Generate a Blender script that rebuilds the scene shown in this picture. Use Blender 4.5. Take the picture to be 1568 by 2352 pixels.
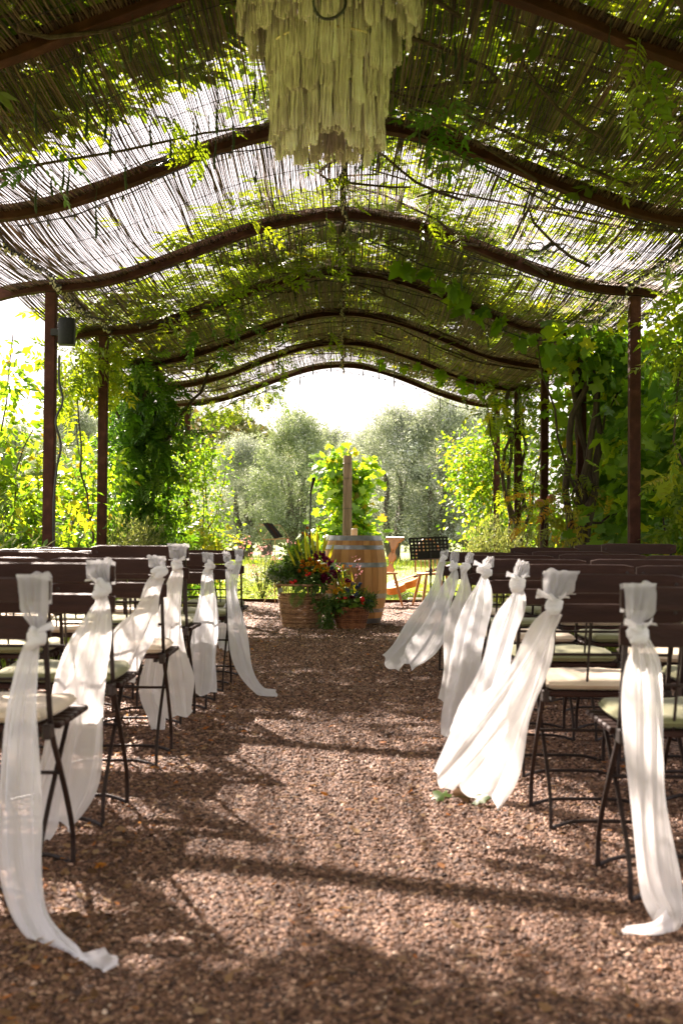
import bpy, bmesh, math, random
import numpy as np
from mathutils import Vector, Matrix

for o in list(bpy.data.objects):
    bpy.data.objects.remove(o)
scene = bpy.context.scene
col = scene.collection
rng = np.random.default_rng(7)
random.seed(7)
PI = math.pi

# ------------------------------------------------------------------ camera
FPX = 2724.0                      # focal length in pixels of a 1568 x 2352 frame
EYE = 0.96
cam_d = bpy.data.cameras.new('camera')
cam_d.sensor_fit = 'VERTICAL'
cam_d.sensor_height = 36.0
cam_d.sensor_width = 24.0
cam_d.lens = 36.0 * FPX / 2352.0
cam_d.clip_start = 0.05
cam_d.clip_end = 3000
cam_d.dof.use_dof = True
cam_d.dof.focus_distance = 11.5
cam_d.dof.aperture_fstop = 4.5
cam = bpy.data.objects.new('camera', cam_d)
col.objects.link(cam)
PITCH = math.atan(54 / FPX)
CM = Matrix.Translation((0, 0, EYE)) @ Matrix.Rotation(PI / 2 + PITCH, 4, 'X') @ Matrix.Rotation(math.radians(0.40), 4, 'Z')
cam.matrix_world = CM
scene.camera = cam
R3 = CM.to_3x3()

# ------------------------------------------------------------------ sky, sun, exposure
SUN_EL = math.radians(36)
SUN_AZ = math.radians(-25)        # from +Y towards -X: ahead of the camera, to the left
world = bpy.data.worlds.new('World')
scene.world = world
world.use_nodes = True
wn = world.node_tree
wn.nodes.clear()
w_out = wn.nodes.new('ShaderNodeOutputWorld')
w_bg = wn.nodes.new('ShaderNodeBackground')
w_bg.inputs['Strength'].default_value = 0.075
w_sky = wn.nodes.new('ShaderNodeTexSky')
w_sky.sky_type = 'NISHITA'
w_sky.sun_disc = False
w_sky.sun_elevation = SUN_EL
w_sky.sun_rotation = SUN_AZ
w_sky.dust_density = 3.0
w_co = wn.nodes.new('ShaderNodeTexCoord')
w_map = wn.nodes.new('ShaderNodeMapping')
w_map.inputs['Scale'].default_value = (1, 1, 2.6)
w_no = wn.nodes.new('ShaderNodeTexNoise')
w_no.inputs['Scale'].default_value = 1.6
w_no.inputs['Detail'].default_value = 7
w_rp = wn.nodes.new('ShaderNodeValToRGB')
w_rp.color_ramp.elements[0].position = 0.25
w_rp.color_ramp.elements[0].color = (0.55, 0.55, 0.55, 1)
w_rp.color_ramp.elements[1].position = 0.6
w_rp.color_ramp.elements[1].color = (0.97, 0.97, 0.97, 1)
w_mx = wn.nodes.new('ShaderNodeMixRGB')
w_mx.inputs['Color2'].default_value = (4.55, 4.45, 4.45, 1)
wn.links.new(w_co.outputs['Generated'], w_map.inputs['Vector'])
wn.links.new(w_map.outputs['Vector'], w_no.inputs['Vector'])
wn.links.new(w_no.outputs['Fac'], w_rp.inputs['Fac'])
wn.links.new(w_rp.outputs['Color'], w_mx.inputs['Fac'])
wn.links.new(w_sky.outputs['Color'], w_mx.inputs['Color1'])
wn.links.new(w_mx.outputs['Color'], w_bg.inputs['Color'])
wn.links.new(w_bg.outputs['Background'], w_out.inputs['Surface'])

sun_d = bpy.data.lights.new('sun', 'SUN')
sun_d.energy = 5.0
sun_d.angle = math.radians(0.55)
sun_d.color = (1.0, 0.91, 0.79)
sun = bpy.data.objects.new('sun', sun_d)
col.objects.link(sun)
to_sun = Vector((math.sin(SUN_AZ) * math.cos(SUN_EL), math.cos(SUN_AZ) * math.cos(SUN_EL), math.sin(SUN_EL)))
sun.rotation_euler = to_sun.to_track_quat('Z', 'Y').to_euler()
sun.location = to_sun * 40

vs = scene.view_settings
vs.view_transform = 'Standard'
vs.look = 'None'
vs.gamma = 1
vs.use_curve_mapping = False
vs.exposure = 2.6
vs.use_white_balance = True
vs.white_balance_temperature = 6850
vs.white_balance_tint = 20
scene.render.engine = 'CYCLES'
scene.cycles.max_bounces = 6
scene.cycles.transparent_max_bounces = 16
scene.cycles.transmission_bounces = 4
scene.cycles.diffuse_bounces = 3
scene.cycles.caustics_reflective = False
scene.cycles.caustics_refractive = False

# ------------------------------------------------------------------ helpers
def at(px, py, Y):
    d = R3 @ Vector(((px - 784.0) / FPX, (1176.0 - py) / FPX, -1.0))
    t = Y / d.y
    return Vector((d.x * t, Y, EYE + d.z * t))

class MB:
    def __init__(s):
        s.v = []; s.f = []; s.n = 0; s.r = []
    def add(s, V, F, rnd=None):
        b = s.n
        s.v.extend([tuple(p) for p in V])
        s.f.extend([tuple(i + b for i in f) for f in F])
        s.r.extend([random.random() if rnd is None else rnd] * len(V)) if not isinstance(rnd, (list, tuple)) else s.r.extend(rnd)
        s.n += len(V)
        return s
    def box(s, c, size, rot=None, bev=0.0, rnd=None):
        x, y, z = size[0] / 2, size[1] / 2, size[2] / 2
        if bev <= 0:
            V = [(i * x, j * y, k * z) for k in (-1, 1) for j in (-1, 1) for i in (-1, 1)]
            F = [(0, 2, 3, 1), (4, 5, 7, 6), (0, 1, 5, 4), (1, 3, 7, 5), (3, 2, 6, 7), (2, 0, 4, 6)]
        else:
            b = min(bev, x * .9, y * .9, z * .9)
            bm = bmesh.new()
            bmesh.ops.create_cube(bm, size=1.0)
            for v in bm.verts:
                v.co = Vector((v.co.x * 2 * x, v.co.y * 2 * y, v.co.z * 2 * z))
            bmesh.ops.bevel(bm, geom=list(bm.edges), offset=b, segments=1, affect='EDGES', profile=.5)
            bm.verts.index_update()
            V = [v.co.copy() for v in bm.verts]
            F = [[v.index for v in f.verts] for f in bm.faces]
            bm.free()
        M = rot if rot is not None else Matrix.Identity(3)
        c = Vector(c)
        s.add([M @ Vector(p) + c for p in V], F, rnd)
        return s
    def tube(s, path, rad, n=6, caps=True, rnd=None, squash=1.0):
        P = [Vector(p) for p in path]
        m = len(P)
        if not isinstance(rad, (list, tuple)):
            rad = [rad] * m
        V = []; F = []
        prev = None
        for i in range(m):
            t = (P[min(i + 1, m - 1)] - P[max(i - 1, 0)])
            if t.length < 1e-9: t = Vector((0, 0, 1))
            t.normalize()
            if prev is None:
                a = Vector((0, 0, 1)) if abs(t.z) < .9 else Vector((1, 0, 0))
                u = t.cross(a).normalized()
            else:
                u = prev - t * prev.dot(t)
                if u.length < 1e-6:
                    u = t.orthogonal()
                u.normalize()
            prev = u
            w = t.cross(u)
            for k in range(n):
                a = 2 * PI * k / n
                V.append(P[i] + (u * math.cos(a) + w * math.sin(a) * squash) * rad[i])
        for i in range(m - 1):
            for k in range(n):
                a = i * n + k; b = i * n + (k + 1) % n
                F.append((a, b, b + n, a + n))
        if caps:
            F.append(tuple(range(n))[::-1]); F.append(tuple(range((m - 1) * n, m * n)))
        s.add(V, F, rnd)
        return s
    def lathe(s, prof, n=24, c=(0, 0, 0), sx=1.0, sy=1.0, caps=True, rnd=None):
        V = []; F = []
        m = len(prof)
        for (r, z) in prof:
            for k in range(n):
                a = 2 * PI * k / n
                V.append((c[0] + r * math.cos(a) * sx, c[1] + r * math.sin(a) * sy, c[2] + z))
        for i in range(m - 1):
            for k in range(n):
                a = i * n + k; b = i * n + (k + 1) % n
                F.append((a, b, b + n, a + n))
        if caps:
            F.append(tuple(range(n))[::-1]); F.append(tuple(range((m - 1) * n, m * n)))
        s.add(V, F, rnd)
        return s
    def sweep(s, path, w, h, side=(0, 1, 0), z0=0.0):
        """rectangular bar along path; w measured along 'side', h upward from z0"""
        side = Vector(side); V = []; F = []
        P = [Vector(p) for p in path]; m = len(P)
        for i in range(m):
            t = (P[min(i + 1, m - 1)] - P[max(i - 1, 0)]).normalized()
            up = side.cross(t).normalized()
            if up.z < 0 or (abs(up.z) < .2 and up.x < 0): up = -up
            for (a, b) in ((-.5, 0), (.5, 0), (.5, 1), (-.5, 1)):
                V.append(P[i] + side * a * w + up * (z0 + b * h))
        for i in range(m - 1):
            for k in range(4):
                a = i * 4 + k; b = i * 4 + (k + 1) % 4
                F.append((a, b, b + 4, a + 4))
        F.append((3, 2, 1, 0)); F.append(tuple(range((m - 1) * 4, m * 4)))
        s.add(V, F)
        return s
    def grid(s, fn, nu, nv, rnd=None):
        V = [fn(i / (nu - 1), j / (nv - 1)) for j in range(nv) for i in range(nu)]
        F = [(j * nu + i, j * nu + i + 1, (j + 1) * nu + i + 1, (j + 1) * nu + i) for j in range(nv - 1) for i in range(nu - 1)]
        s.add(V, F, rnd)
        return s
    def mesh(s, name, mat, smooth=False):
        me = bpy.data.meshes.new(name)
        me.from_pydata([tuple(p) for p in s.v], [], s.f)
        a = me.attributes.new('rnd', 'FLOAT', 'POINT')
        a.data.foreach_set('value', np.array(s.r, dtype=np.float32))
        if mat: me.materials.append(mat)
        bm = bmesh.new(); bm.from_mesh(me)
        bmesh.ops.recalc_face_normals(bm, faces=bm.faces)
        bm.to_mesh(me); bm.free()
        if smooth:
            me.polygons.foreach_set('use_smooth', [True] * len(me.polygons))
            try: me.set_sharp_from_angle(angle=math.radians(42))
            except Exception: pass
        return me
    def build(s, name, mat, parent=None, smooth=False, loc=None):
        return link(name, s.mesh(name, mat, smooth), parent, loc)

def link(name, me, parent=None, loc=None):
    o = bpy.data.objects.new(name, me)
    col.objects.link(o)
    if parent is not None: o.parent = parent
    if loc is not None: o.location = loc
    return o

def np_mesh(name, V, F, mat, rnd=None, smooth=False):
    """big mesh from arrays: V (n,3); F list of (m,k) arrays"""
    me = bpy.data.meshes.new(name)
    V = np.asarray(V, dtype=np.float32)
    me.vertices.add(len(V))
    me.vertices.foreach_set('co', V.ravel())
    loops = np.concatenate([np.asarray(f, dtype=np.int32).ravel() for f in F])
    sizes = np.concatenate([np.full(len(f), np.asarray(f).shape[1], dtype=np.int32) for f in F])
    starts = np.concatenate([[0], np.cumsum(sizes)[:-1]]).astype(np.int32)
    me.loops.add(len(loops)); me.loops.foreach_set('vertex_index', loops)
    me.polygons.add(len(sizes)); me.polygons.foreach_set('loop_start', starts)
    if smooth: me.polygons.foreach_set('use_smooth', np.ones(len(sizes), dtype=bool))
    me.update(calc_edges=True)
    if rnd is not None:
        a = me.attributes.new('rnd', 'FLOAT', 'POINT')
        a.data.foreach_set('value', np.asarray(rnd, dtype=np.float32))
    if mat: me.materials.append(mat)
    return me

def empty(name, loc=(0, 0, 0), rz=0.0):
    o = bpy.data.objects.new(name, None)
    o.empty_display_size = 0.1
    col.objects.link(o); o.location = loc; o.rotation_euler = (0, 0, rz)
    return o

def tag(o, label=None, cat=None, group=None, kind=None):
    if label: o['label'] = label
    if cat: o['category'] = cat
    if group: o['group'] = group
    if kind: o['kind'] = kind
    return o

def copy_tree(o, parent=None):
    c = o.copy(); col.objects.link(c)
    if parent is not None:
        c.parent = parent
        c.matrix_parent_inverse = o.matrix_parent_inverse.copy()
    for ch in list(o.children): copy_tree(ch, c)
    return c

def unit(a):
    return a / np.maximum(np.linalg.norm(a, axis=-1, keepdims=True), 1e-9)

def frames(axis, normal):
    """rotation matrices with columns X, Y=axis, Z=normal"""
    y = unit(axis); z = normal - (normal * y).sum(-1, keepdims=True) * y
    z = unit(z); x = np.cross(y, z)
    return np.stack([x, y, z], axis=-1)

def scatter(template, pos, rot, scale, rnd):
    """template (V, [faces]); returns V, F, rnd"""
    TV, TF = template
    TV = np.asarray(TV, dtype=np.float64)
    n = len(pos); k = len(TV)
    sc = np.asarray(scale)
    if sc.ndim == 1: sc = sc[:, None]
    V = np.einsum('nij,nkj->nki', rot, TV[None] * sc[:, None, :]) + pos[:, None, :]
    off = (np.arange(n) * k)[:, None, None]
    F = [(np.asarray(f)[None] + off).reshape(-1, np.asarray(f).shape[1]) for f in TF]
    return V.reshape(-1, 3), F, np.repeat(rnd, k)

def merge(parts):
    Vs = []; Fs = []; Rs = []; b = 0
    for V, F, r in parts:
        Vs.append(V); Rs.append(r)
        Fs.extend([f + b for f in F]); b += len(V)
    return np.concatenate(Vs), Fs, np.concatenate(Rs)

# ------------------------------------------------------------------ materials
def base_mat(name):
    m = bpy.data.materials.new(name); m.use_nodes = True
    nt = m.node_tree
    b = nt.nodes['Principled BSDF']
    return m, nt, b

def ramp(nt, stops):
    r = nt.nodes.new('ShaderNodeValToRGB')
    e = r.color_ramp.elements
    while len(e) < len(stops): e.new(0.5)
    for i, (p, c) in enumerate(stops):
        e[i].position = p; e[i].color = (c[0], c[1], c[2], 1)
    return r

def surf(name, stops, scale=20, rough=.6, bump=0.0, bscale=None, metal=0, spec=.5, stretch=(1, 1, 1), attr=0.0, detail=5, sheen=0):
    m, nt, b = base_mat(name)
    co = nt.nodes.new('ShaderNodeTexCoord')
    mp = nt.nodes.new('ShaderNodeMapping'); mp.inputs['Scale'].default_value = stretch
    no = nt.nodes.new('ShaderNodeTexNoise'); no.inputs['Scale'].default_value = scale; no.inputs['Detail'].default_value = detail
    nt.links.new(co.outputs['Object'], mp.inputs['Vector']); nt.links.new(mp.outputs['Vector'], no.inputs['Vector'])
    r = ramp(nt, stops)
    fac = no.outputs['Fac']
    if attr > 0:
        at_ = nt.nodes.new('ShaderNodeAttribute'); at_.attribute_name = 'rnd'
        mx = nt.nodes.new('ShaderNodeMath'); mx.operation = 'MULTIPLY_ADD'
        s_ = nt.nodes.new('ShaderNodeMath'); s_.operation = 'SUBTRACT'; s_.inputs[1].default_value = .5
        nt.links.new(at_.outputs['Fac'], s_.inputs[0])
        nt.links.new(s_.outputs[0], mx.inputs[0]); mx.inputs[1].default_value = attr
        nt.links.new(no.outputs['Fac'], mx.inputs[2]); fac = mx.outputs[0]
    nt.links.new(fac, r.inputs['Fac'])
    nt.links.new(r.outputs['Color'], b.inputs['Base Color'])
    b.inputs['Roughness'].default_value = rough; b.inputs['Metallic'].default_value = metal
    b.inputs['Specular IOR Level'].default_value = spec
    if sheen: b.inputs['Sheen Weight'].default_value = sheen
    if bump:
        bn = nt.nodes.new('ShaderNodeTexNoise'); bn.inputs['Scale'].default_value = bscale or scale * 3; bn.inputs['Detail'].default_value = 4
        nt.links.new(mp.outputs['Vector'], bn.inputs['Vector'])
        bp = nt.nodes.new('ShaderNodeBump'); bp.inputs['Strength'].default_value = bump; bp.inputs['Distance'].default_value = .01
        nt.links.new(bn.outputs['Fac'], bp.inputs['Height']); nt.links.new(bp.outputs['Normal'], b.inputs['Normal'])
    return m

def leaf_mat(name, stops, trans=.45, tmul=(1.5, 1.5, .6), rough=.42, spec=.4):
    """thin leaf: reflects its own colour, lets a yellower light through"""
    m, nt, b = base_mat(name)
    a = nt.nodes.new('ShaderNodeAttribute'); a.attribute_name = 'rnd'
    r = ramp(nt, stops)
    nt.links.new(a.outputs['Fac'], r.inputs['Fac'])
    nt.links.new(r.outputs['Color'], b.inputs['Base Color'])
    b.inputs['Roughness'].default_value = rough; b.inputs['Specular IOR Level'].default_value = spec
    t = nt.nodes.new('ShaderNodeBsdfTranslucent')
    mu = nt.nodes.new('ShaderNodeMixRGB'); mu.blend_type = 'MULTIPLY'; mu.inputs['Fac'].default_value = 1
    mu.inputs['Color2'].default_value = (*tmul, 1)
    nt.links.new(r.outputs['Color'], mu.inputs['Color1']); nt.links.new(mu.outputs['Color'], t.inputs['Color'])
    mx = nt.nodes.new('ShaderNodeMixShader'); mx.inputs['Fac'].default_value = trans
    nt.links.new(b.outputs[0], mx.inputs[1]); nt.links.new(t.outputs[0], mx.inputs[2])
    nt.links.new(mx.outputs[0], nt.nodes['Material Output'].inputs['Surface'])
    return m

def sheer_mat(name, c=(.86, .86, .85), alpha=.8, trans=.5):
    m, nt, b = base_mat(name)
    nt.nodes.remove(b)
    d = nt.nodes.new('ShaderNodeBsdfDiffuse'); d.inputs['Color'].default_value = (*c, 1)
    t = nt.nodes.new('ShaderNodeBsdfTranslucent'); t.inputs['Color'].default_value = (*c, 1)
    tr = nt.nodes.new('ShaderNodeBsdfTransparent')
    m1 = nt.nodes.new('ShaderNodeMixShader'); m1.inputs['Fac'].default_value = trans
    m2 = nt.nodes.new('ShaderNodeMixShader')
    co = nt.nodes.new('ShaderNodeTexCoord')
    no = nt.nodes.new('ShaderNodeTexNoise'); no.inputs['Scale'].default_value = 9; no.inputs['Detail'].default_value = 2
    mr = nt.nodes.new('ShaderNodeMapRange'); mr.inputs['To Min'].default_value = alpha - .1; mr.inputs['To Max'].default_value = min(1, alpha + .1)
    nt.links.new(co.outputs['Object'], no.inputs['Vector']); nt.links.new(no.outputs['Fac'], mr.inputs['Value'])
    nt.links.new(mr.outputs['Result'], m2.inputs['Fac'])
    nt.links.new(d.outputs[0], m1.inputs[1]); nt.links.new(t.outputs[0], m1.inputs[2])
    nt.links.new(tr.outputs[0], m2.inputs[1]); nt.links.new(m1.outputs[0], m2.inputs[2])
    nt.links.new(m2.outputs[0], nt.nodes['Material Output'].inputs['Surface'])
    return m

M = {}
M['rust'] = surf('corten_steel', [(.3, (.038, .013, .009)), (.55, (.062, .021, .014)), (.75, (.095, .036, .023))], 14, .8, .25, 90, spec=.2)
M['reed'] = surf('reed', [(.2, (.045, .027, .015)), (.5, (.105, .066, .039)), (.8, (.215, .145, .092))], 5, .7, .2, 60, attr=.9, stretch=(1, .3, 1))
M['cable'] = surf('black_cable', [(.3, (.012, .012, .012)), (.7, (.022, .02, .02))], 30, .5)
M['bulb'] = surf('fairy_bulb', [(.3, (.55, .5, .4)), (.7, (.7, .66, .55))], 30, .15)
M['yarn'] = surf('cream_yarn', [(.25, (0.5431, 0.4666, 0.4454)), (.6, (0.7759, 0.6869, 0.6758)), (.85, (0.9000, 0.8554, 0.8755))], 12, .95, .3, 120, attr=.5, sheen=.2)
M['chairwood'] = surf('dark_brown_wood', [(.3, (0.0232, 0.0095, 0.0068)), (.6, (0.0391, 0.0162, 0.0115)), (.85, (0.0798, 0.0459, 0.0365))], 9, .5, .25, 60, stretch=(.6, 4, 4), spec=.18)
M['chairmetal'] = surf('dark_brown_metal', [(.3, (.020, .013, .011)), (.7, (.032, .019, .015))], 25, .42, .15, 90, spec=.3)
M['cream'] = surf('cream_cotton', [(.3, (0.6038, 0.4830, 0.3386)), (.7, (0.7487, 0.6210, 0.4549))], 6, .9, .35, 160, sheen=.15)
M['sage'] = surf('sage_cotton', [(.3, (.17, .175, .07)), (.7, (.25, .25, .115))], 6, .9, .35, 160, sheen=.15)
M['sheer'] = sheer_mat('white_voile', (.92, .93, .95), .85, .5)
M['sheer2'] = sheer_mat('ivory_voile', (.93, .92, .91), .86, .5)
M['sheer_thin'] = sheer_mat('single_voile', (.90, .90, .91), .55, .45)
M['voile_thick'] = sheer_mat('gathered_voile', (.92, .92, .92), .95, .38)
M['oak'] = surf('barrel_oak', [(.25, (0.3960, 0.1695, 0.0461)), (.5, (0.5544, 0.2576, 0.0749)), (.8, (0.6864, 0.3526, 0.1224))], 6, .55, .15, 50, stretch=(3, 3, .35), attr=.6)
M['hoop'] = surf('galvanised_hoop', [(.3, (.20, .20, .205)), (.6, (.34, .34, .345)), (.8, (.50, .50, .51))], 9, .4, .1, 60, metal=.85)
M['wax'] = surf('candle_wax', [(.3, (.74, .66, .52)), (.7, (.8, .73, .6))], 10, .5)
M['wicker'] = surf('willow', [(.25, (0.1885, 0.0980, 0.0473)), (.5, (0.3480, 0.1890, 0.0945)), (.8, (0.5220, 0.3080, 0.1620))], 18, .6, .2, 80, attr=.7)
M['wicker2'] = surf('red_willow', [(.25, (0.1500, 0.0490, 0.0195)), (.5, (0.3000, 0.1050, 0.0390)), (.8, (0.4500, 0.1820, 0.0715))], 18, .5, .2, 80, attr=.7)
M['pine'] = surf('honey_pine', [(.25, (.36, .16, .05)), (.6, (.50, .25, .09)), (.85, (.60, .34, .15))], 6, .45, .1, 40, stretch=(2, 2, .5))
M['guitar'] = surf('guitar_maple', [(.3, (.52, .20, .03)), (.7, (.68, .32, .06))], 5, .25, 0, stretch=(.5, 3, 3))
M['guitar_dark'] = surf('guitar_rosewood', [(.3, (.03, .015, .01)), (.7, (.06, .03, .02))], 9, .35)
M['blackmetal'] = surf('black_powdercoat', [(.3, (.010, .010, .011)), (.7, (.018, .018, .019))], 30, .45)
M['speaker'] = surf('speaker_plastic', [(.3, (.009, .010, .012)), (.7, (.014, .0155, .018))], 60, .55, .1, 300, spec=.25)
M['brass'] = surf('brass_tube', [(.3, (.40, .27, .14)), (.7, (.55, .40, .24))], 20, .35, metal=.7)
M['paper'] = surf('folder_black', [(.3, (.012, .012, .013)), (.7, (.02, .02, .02))], 20, .6)
M['whiteplastic'] = surf('white_plastic', [(.3, (.70, .68, .63)), (.7, (.78, .76, .72))], 20, .4)
M['weathered'] = surf('weathered_post', [(.25, (.055, .03, .018)), (.5, (.12, .072, .045)), (.8, (.21, .14, .095))], 7, .85, .6, 30, stretch=(3, 3, .4))
M['bark'] = surf('vine_bark', [(.3, (.035, .022, .016)), (.7, (.10, .068, .05))], 14, .9, .7, 40, stretch=(3, 3, .6))
M['olivebark'] = surf('olive_bark', [(.3, (.05, .042, .034)), (.7, (.15, .13, .105))], 5, .95, .8, 18, stretch=(2, 2, .6))
M['twig'] = surf('green_twig', [(.3, (.06, .075, .02)), (.7, (.13, .13, .045))], 14, .7)
M['pod'] = leaf_mat('seed_pod', [(0, (.020, .034, .014)), (1, (.036, .058, .024))], .06, rough=.7)
M['wisteria'] = leaf_mat('wisteria_leaf', [(0, (.06, .11, .012)), (.45, (.12, .19, .018)), (.8, (.21, .27, .022)), (1, (.32, .31, .03))], .55, (1.9, 1.75, .5))
M['wisteria_shaded'] = leaf_mat('shaded_wisteria_leaf', [(0, (.035, .095, .014)), (.6, (.08, .175, .022)), (1, (.15, .25, .028))], .45, (1.6, 1.7, .5))  # wisteria leaf again, with the shade under the roof put into its colour
M['wisteria_gold'] = leaf_mat('golden_wisteria_leaf', [(0, (.12, .17, .02)), (.5, (.22, .24, .025)), (.9, (.36, .29, .03)), (1, (.42, .22, .03))], .5, (1.6, 1.5, .5))
M['grape'] = leaf_mat('grape_leaf', [(0, (0.0491, 0.1222, 0.0185)), (.5, (0.1120, 0.2229, 0.0264)), (.85, (0.2380, 0.3594, 0.0343)), (1, (0.4200, 0.4456, 0.0396))], .5, (1.8, 1.75, .5))
M['broad'] = leaf_mat('broad_leaf', [(0, (0.0592, 0.1425, 0.0160)), (.4, (0.1185, 0.2375, 0.0240)), (.8, (0.2021, 0.3230, 0.0300)), (.99, (0.2788, 0.3610, 0.0350)), (1, (0.2927, 0.2280, 0.0300))], .56, (1.8, 1.65, .5))
M['olive'] = leaf_mat('olive_leaf', [(0, (0.1011, 0.1275, 0.0900)), (.5, (0.2394, 0.2772, 0.2095)), (.85, (0.4043, 0.4435, 0.4037)), (1, (0.5746, 0.6209, 0.6676))], .3, (1.2, 1.25, .8), .6, .22)
M['olive_green'] = leaf_mat('young_olive_leaf', [(0, (0.1064, 0.1456, 0.0805)), (.5, (0.2128, 0.2632, 0.1610)), (.9, (0.3511, 0.4088, 0.3059)), (1, (0.4894, 0.5488, 0.5313))], .28, (1.25, 1.3, .7), .6, .22)
M['rosemary'] = leaf_mat('herb_leaf', [(0, (.10, .13, .05)), (.5, (.19, .225, .085)), (1, (.33, .35, .15))], .4, (1.4, 1.4, .7), .6, .3)
M['grass'] = leaf_mat('grass_blade', [(0, (0.0840, 0.1500, 0.0198)), (.5, (0.1560, 0.2375, 0.0330)), (.9, (0.2640, 0.3125, 0.0550)), (1, (0.3960, 0.3625, 0.1210))], .45, (1.5, 1.4, .6), .5, .3)
M['wood_far'] = leaf_mat('far_wood_leaf', [(0, (.04, .06, .02)), (.5, (.085, .10, .035)), (.85, (.15, .14, .05)), (1, (.20, .14, .06))], .2, (1.2, 1.2, .7), .7, .2)
M['litter'] = leaf_mat('dry_leaf', [(0, (.10, .05, .02)), (.4, (.26, .15, .07)), (.75, (.40, .27, .14)), (.92, (.42, .14, .03)), (1, (.5, .2, .02))], .25, (1.3, 1.1, .8), .7, .2)
M['fern'] = leaf_mat('fern', [(0, (.08, .17, .02)), (1, (.15, .26, .03))], .45)
M['ivy'] = leaf_mat('ivy', [(0, (.045, .105, .02)), (.7, (.10, .19, .04)), (1, (.2, .27, .08))], .35)
M['blade'] = leaf_mat('iris_blade', [(0, (.34, .38, .03)), (.6, (.50, .48, .04)), (1, (.60, .52, .06))], .45, (1.4, 1.4, .4))
def flat(name, c, rough=.6, trans=.25):
    return leaf_mat(name, [(0, tuple(x * .75 for x in c)), (1, tuple(min(x * 1.2, .9) for x in c))], trans, (1.2, 1.2, 1.0), rough, .3)
M['f_yellow'] = flat('yellow_petal', (.75, .42, .02))
M['f_orange'] = flat('orange_petal', (.72, .24, .015))
M['f_burgundy'] = flat('burgundy_petal', (.20, .012, .06))
M['f_red'] = flat('red_hip', (.55, .02, .012), .3, .05)
M['f_blue'] = flat('blue_thistle', (.07, .10, .19))
M['f_pink'] = flat('pink_petal', (.75, .32, .36))
M['f_rose'] = flat('salmon_rose_petal', (.80, .36, .26))
M['f_silver'] = flat('silver_leaf', (.34, .38, .29))

def gravel_material():
    m, nt, b = base_mat('gravel_bed')
    co = nt.nodes.new('ShaderNodeTexCoord')
    v = nt.nodes.new('ShaderNodeTexVoronoi'); v.inputs['Scale'].default_value = 75
    v2 = nt.nodes.new('ShaderNodeTexVoronoi'); v2.inputs['Scale'].default_value = 75; v2.feature = 'DISTANCE_TO_EDGE'
    n = nt.nodes.new('ShaderNodeTexNoise'); n.inputs['Scale'].default_value = 1.3; n.inputs['Detail'].default_value = 5
    for q in (v, v2, n): nt.links.new(co.outputs['Object'], q.inputs['Vector'])
    sep = nt.nodes.new('ShaderNodeSeparateColor'); nt.links.new(v.outputs['Color'], sep.inputs[0])
    r = ramp(nt, [(0, (.048, .023, .013)), (.35, (.125, .062, .037)), (.7, (.235, .125, .076)), (.93, (.385, .24, .155)), (1, (.55, .40, .29))])
    nt.links.new(sep.outputs[0], r.inputs['Fac'])
    r2 = ramp(nt, [(.3, (.72, .68, .64)), (.7, (1.0, .98, .95))]); nt.links.new(n.outputs['Fac'], r2.inputs['Fac'])
    mu = nt.nodes.new('ShaderNodeMixRGB'); mu.blend_type = 'MULTIPLY'; mu.inputs['Fac'].default_value = 1
    nt.links.new(r.outputs['Color'], mu.inputs['Color1']); nt.links.new(r2.outputs['Color'], mu.inputs['Color2'])
    nt.links.new(mu.outputs['Color'], b.inputs['Base Color'])
    b.inputs['Roughness'].default_value = .85
    bp = nt.nodes.new('ShaderNodeBump'); bp.inputs['Strength'].default_value = 1; bp.inputs['Distance'].default_value = .012
    nt.links.new(v2.outputs['Distance'], bp.inputs['Height']); nt.links.new(bp.outputs['Normal'], b.inputs['Normal'])
    return m
M['gravel'] = gravel_material()

def stone_material():
    m, nt, b = base_mat('gravel_stone')
    a = nt.nodes.new('ShaderNodeAttribute'); a.attribute_name = 'rnd'
    r = ramp(nt, [(0, (.038, .017, .009)), (.3, (.120, .058, .033)), (.55, (.215, .110, .064)), (.78, (.335, .185, .112)), (.93, (.50, .315, .205)), (1, (.74, .58, .45))])
    nt.links.new(a.outputs['Fac'], r.inputs['Fac']); nt.links.new(r.outputs['Color'], b.inputs['Base Color'])
    b.inputs['Roughness'].default_value = .7; b.inputs['Specular IOR Level'].default_value = .35
    return m
M['stone'] = stone_material()
M['soil'] = surf('garden_soil', [(.3, (.035, .026, .016)), (.6, (.06, .048, .026)), (.8, (.06, .08, .025))], 5, .95, .8, 40)
M['lawn'] = surf('lawn', [(.25, (0.1020, 0.1625, 0.0275)), (.5, (0.1680, 0.2375, 0.0385)), (.75, (0.2640, 0.3063, 0.0605))], 1.2, .9, .8, 60, detail=8)
M['hill'] = surf('hill_scrub', [(.3, (.06, .08, .03)), (.7, (.12, .13, .05))], .06, .95)

# ------------------------------------------------------------------ ground
def gh(x, y):
    """gentle unevenness of the gravel"""
    x = np.asarray(x, dtype=float); y = np.asarray(y, dtype=float)
    h = .006 * np.sin(2.1 * x + .7 * y) + .006 * np.sin(1.3 * y - 1.1 * x + 1) + .004 * np.sin(5.3 * x + 3.1 * y)
    h = h + .045 * np.exp(-(((x + .95) / .55) ** 2 + ((y - 5.75) / .33) ** 2))
    h = h + .075 * np.exp(-(((x - 1.85) / .5) ** 2 + ((y - 8.0) / .9) ** 2))
    return h + .006

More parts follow.
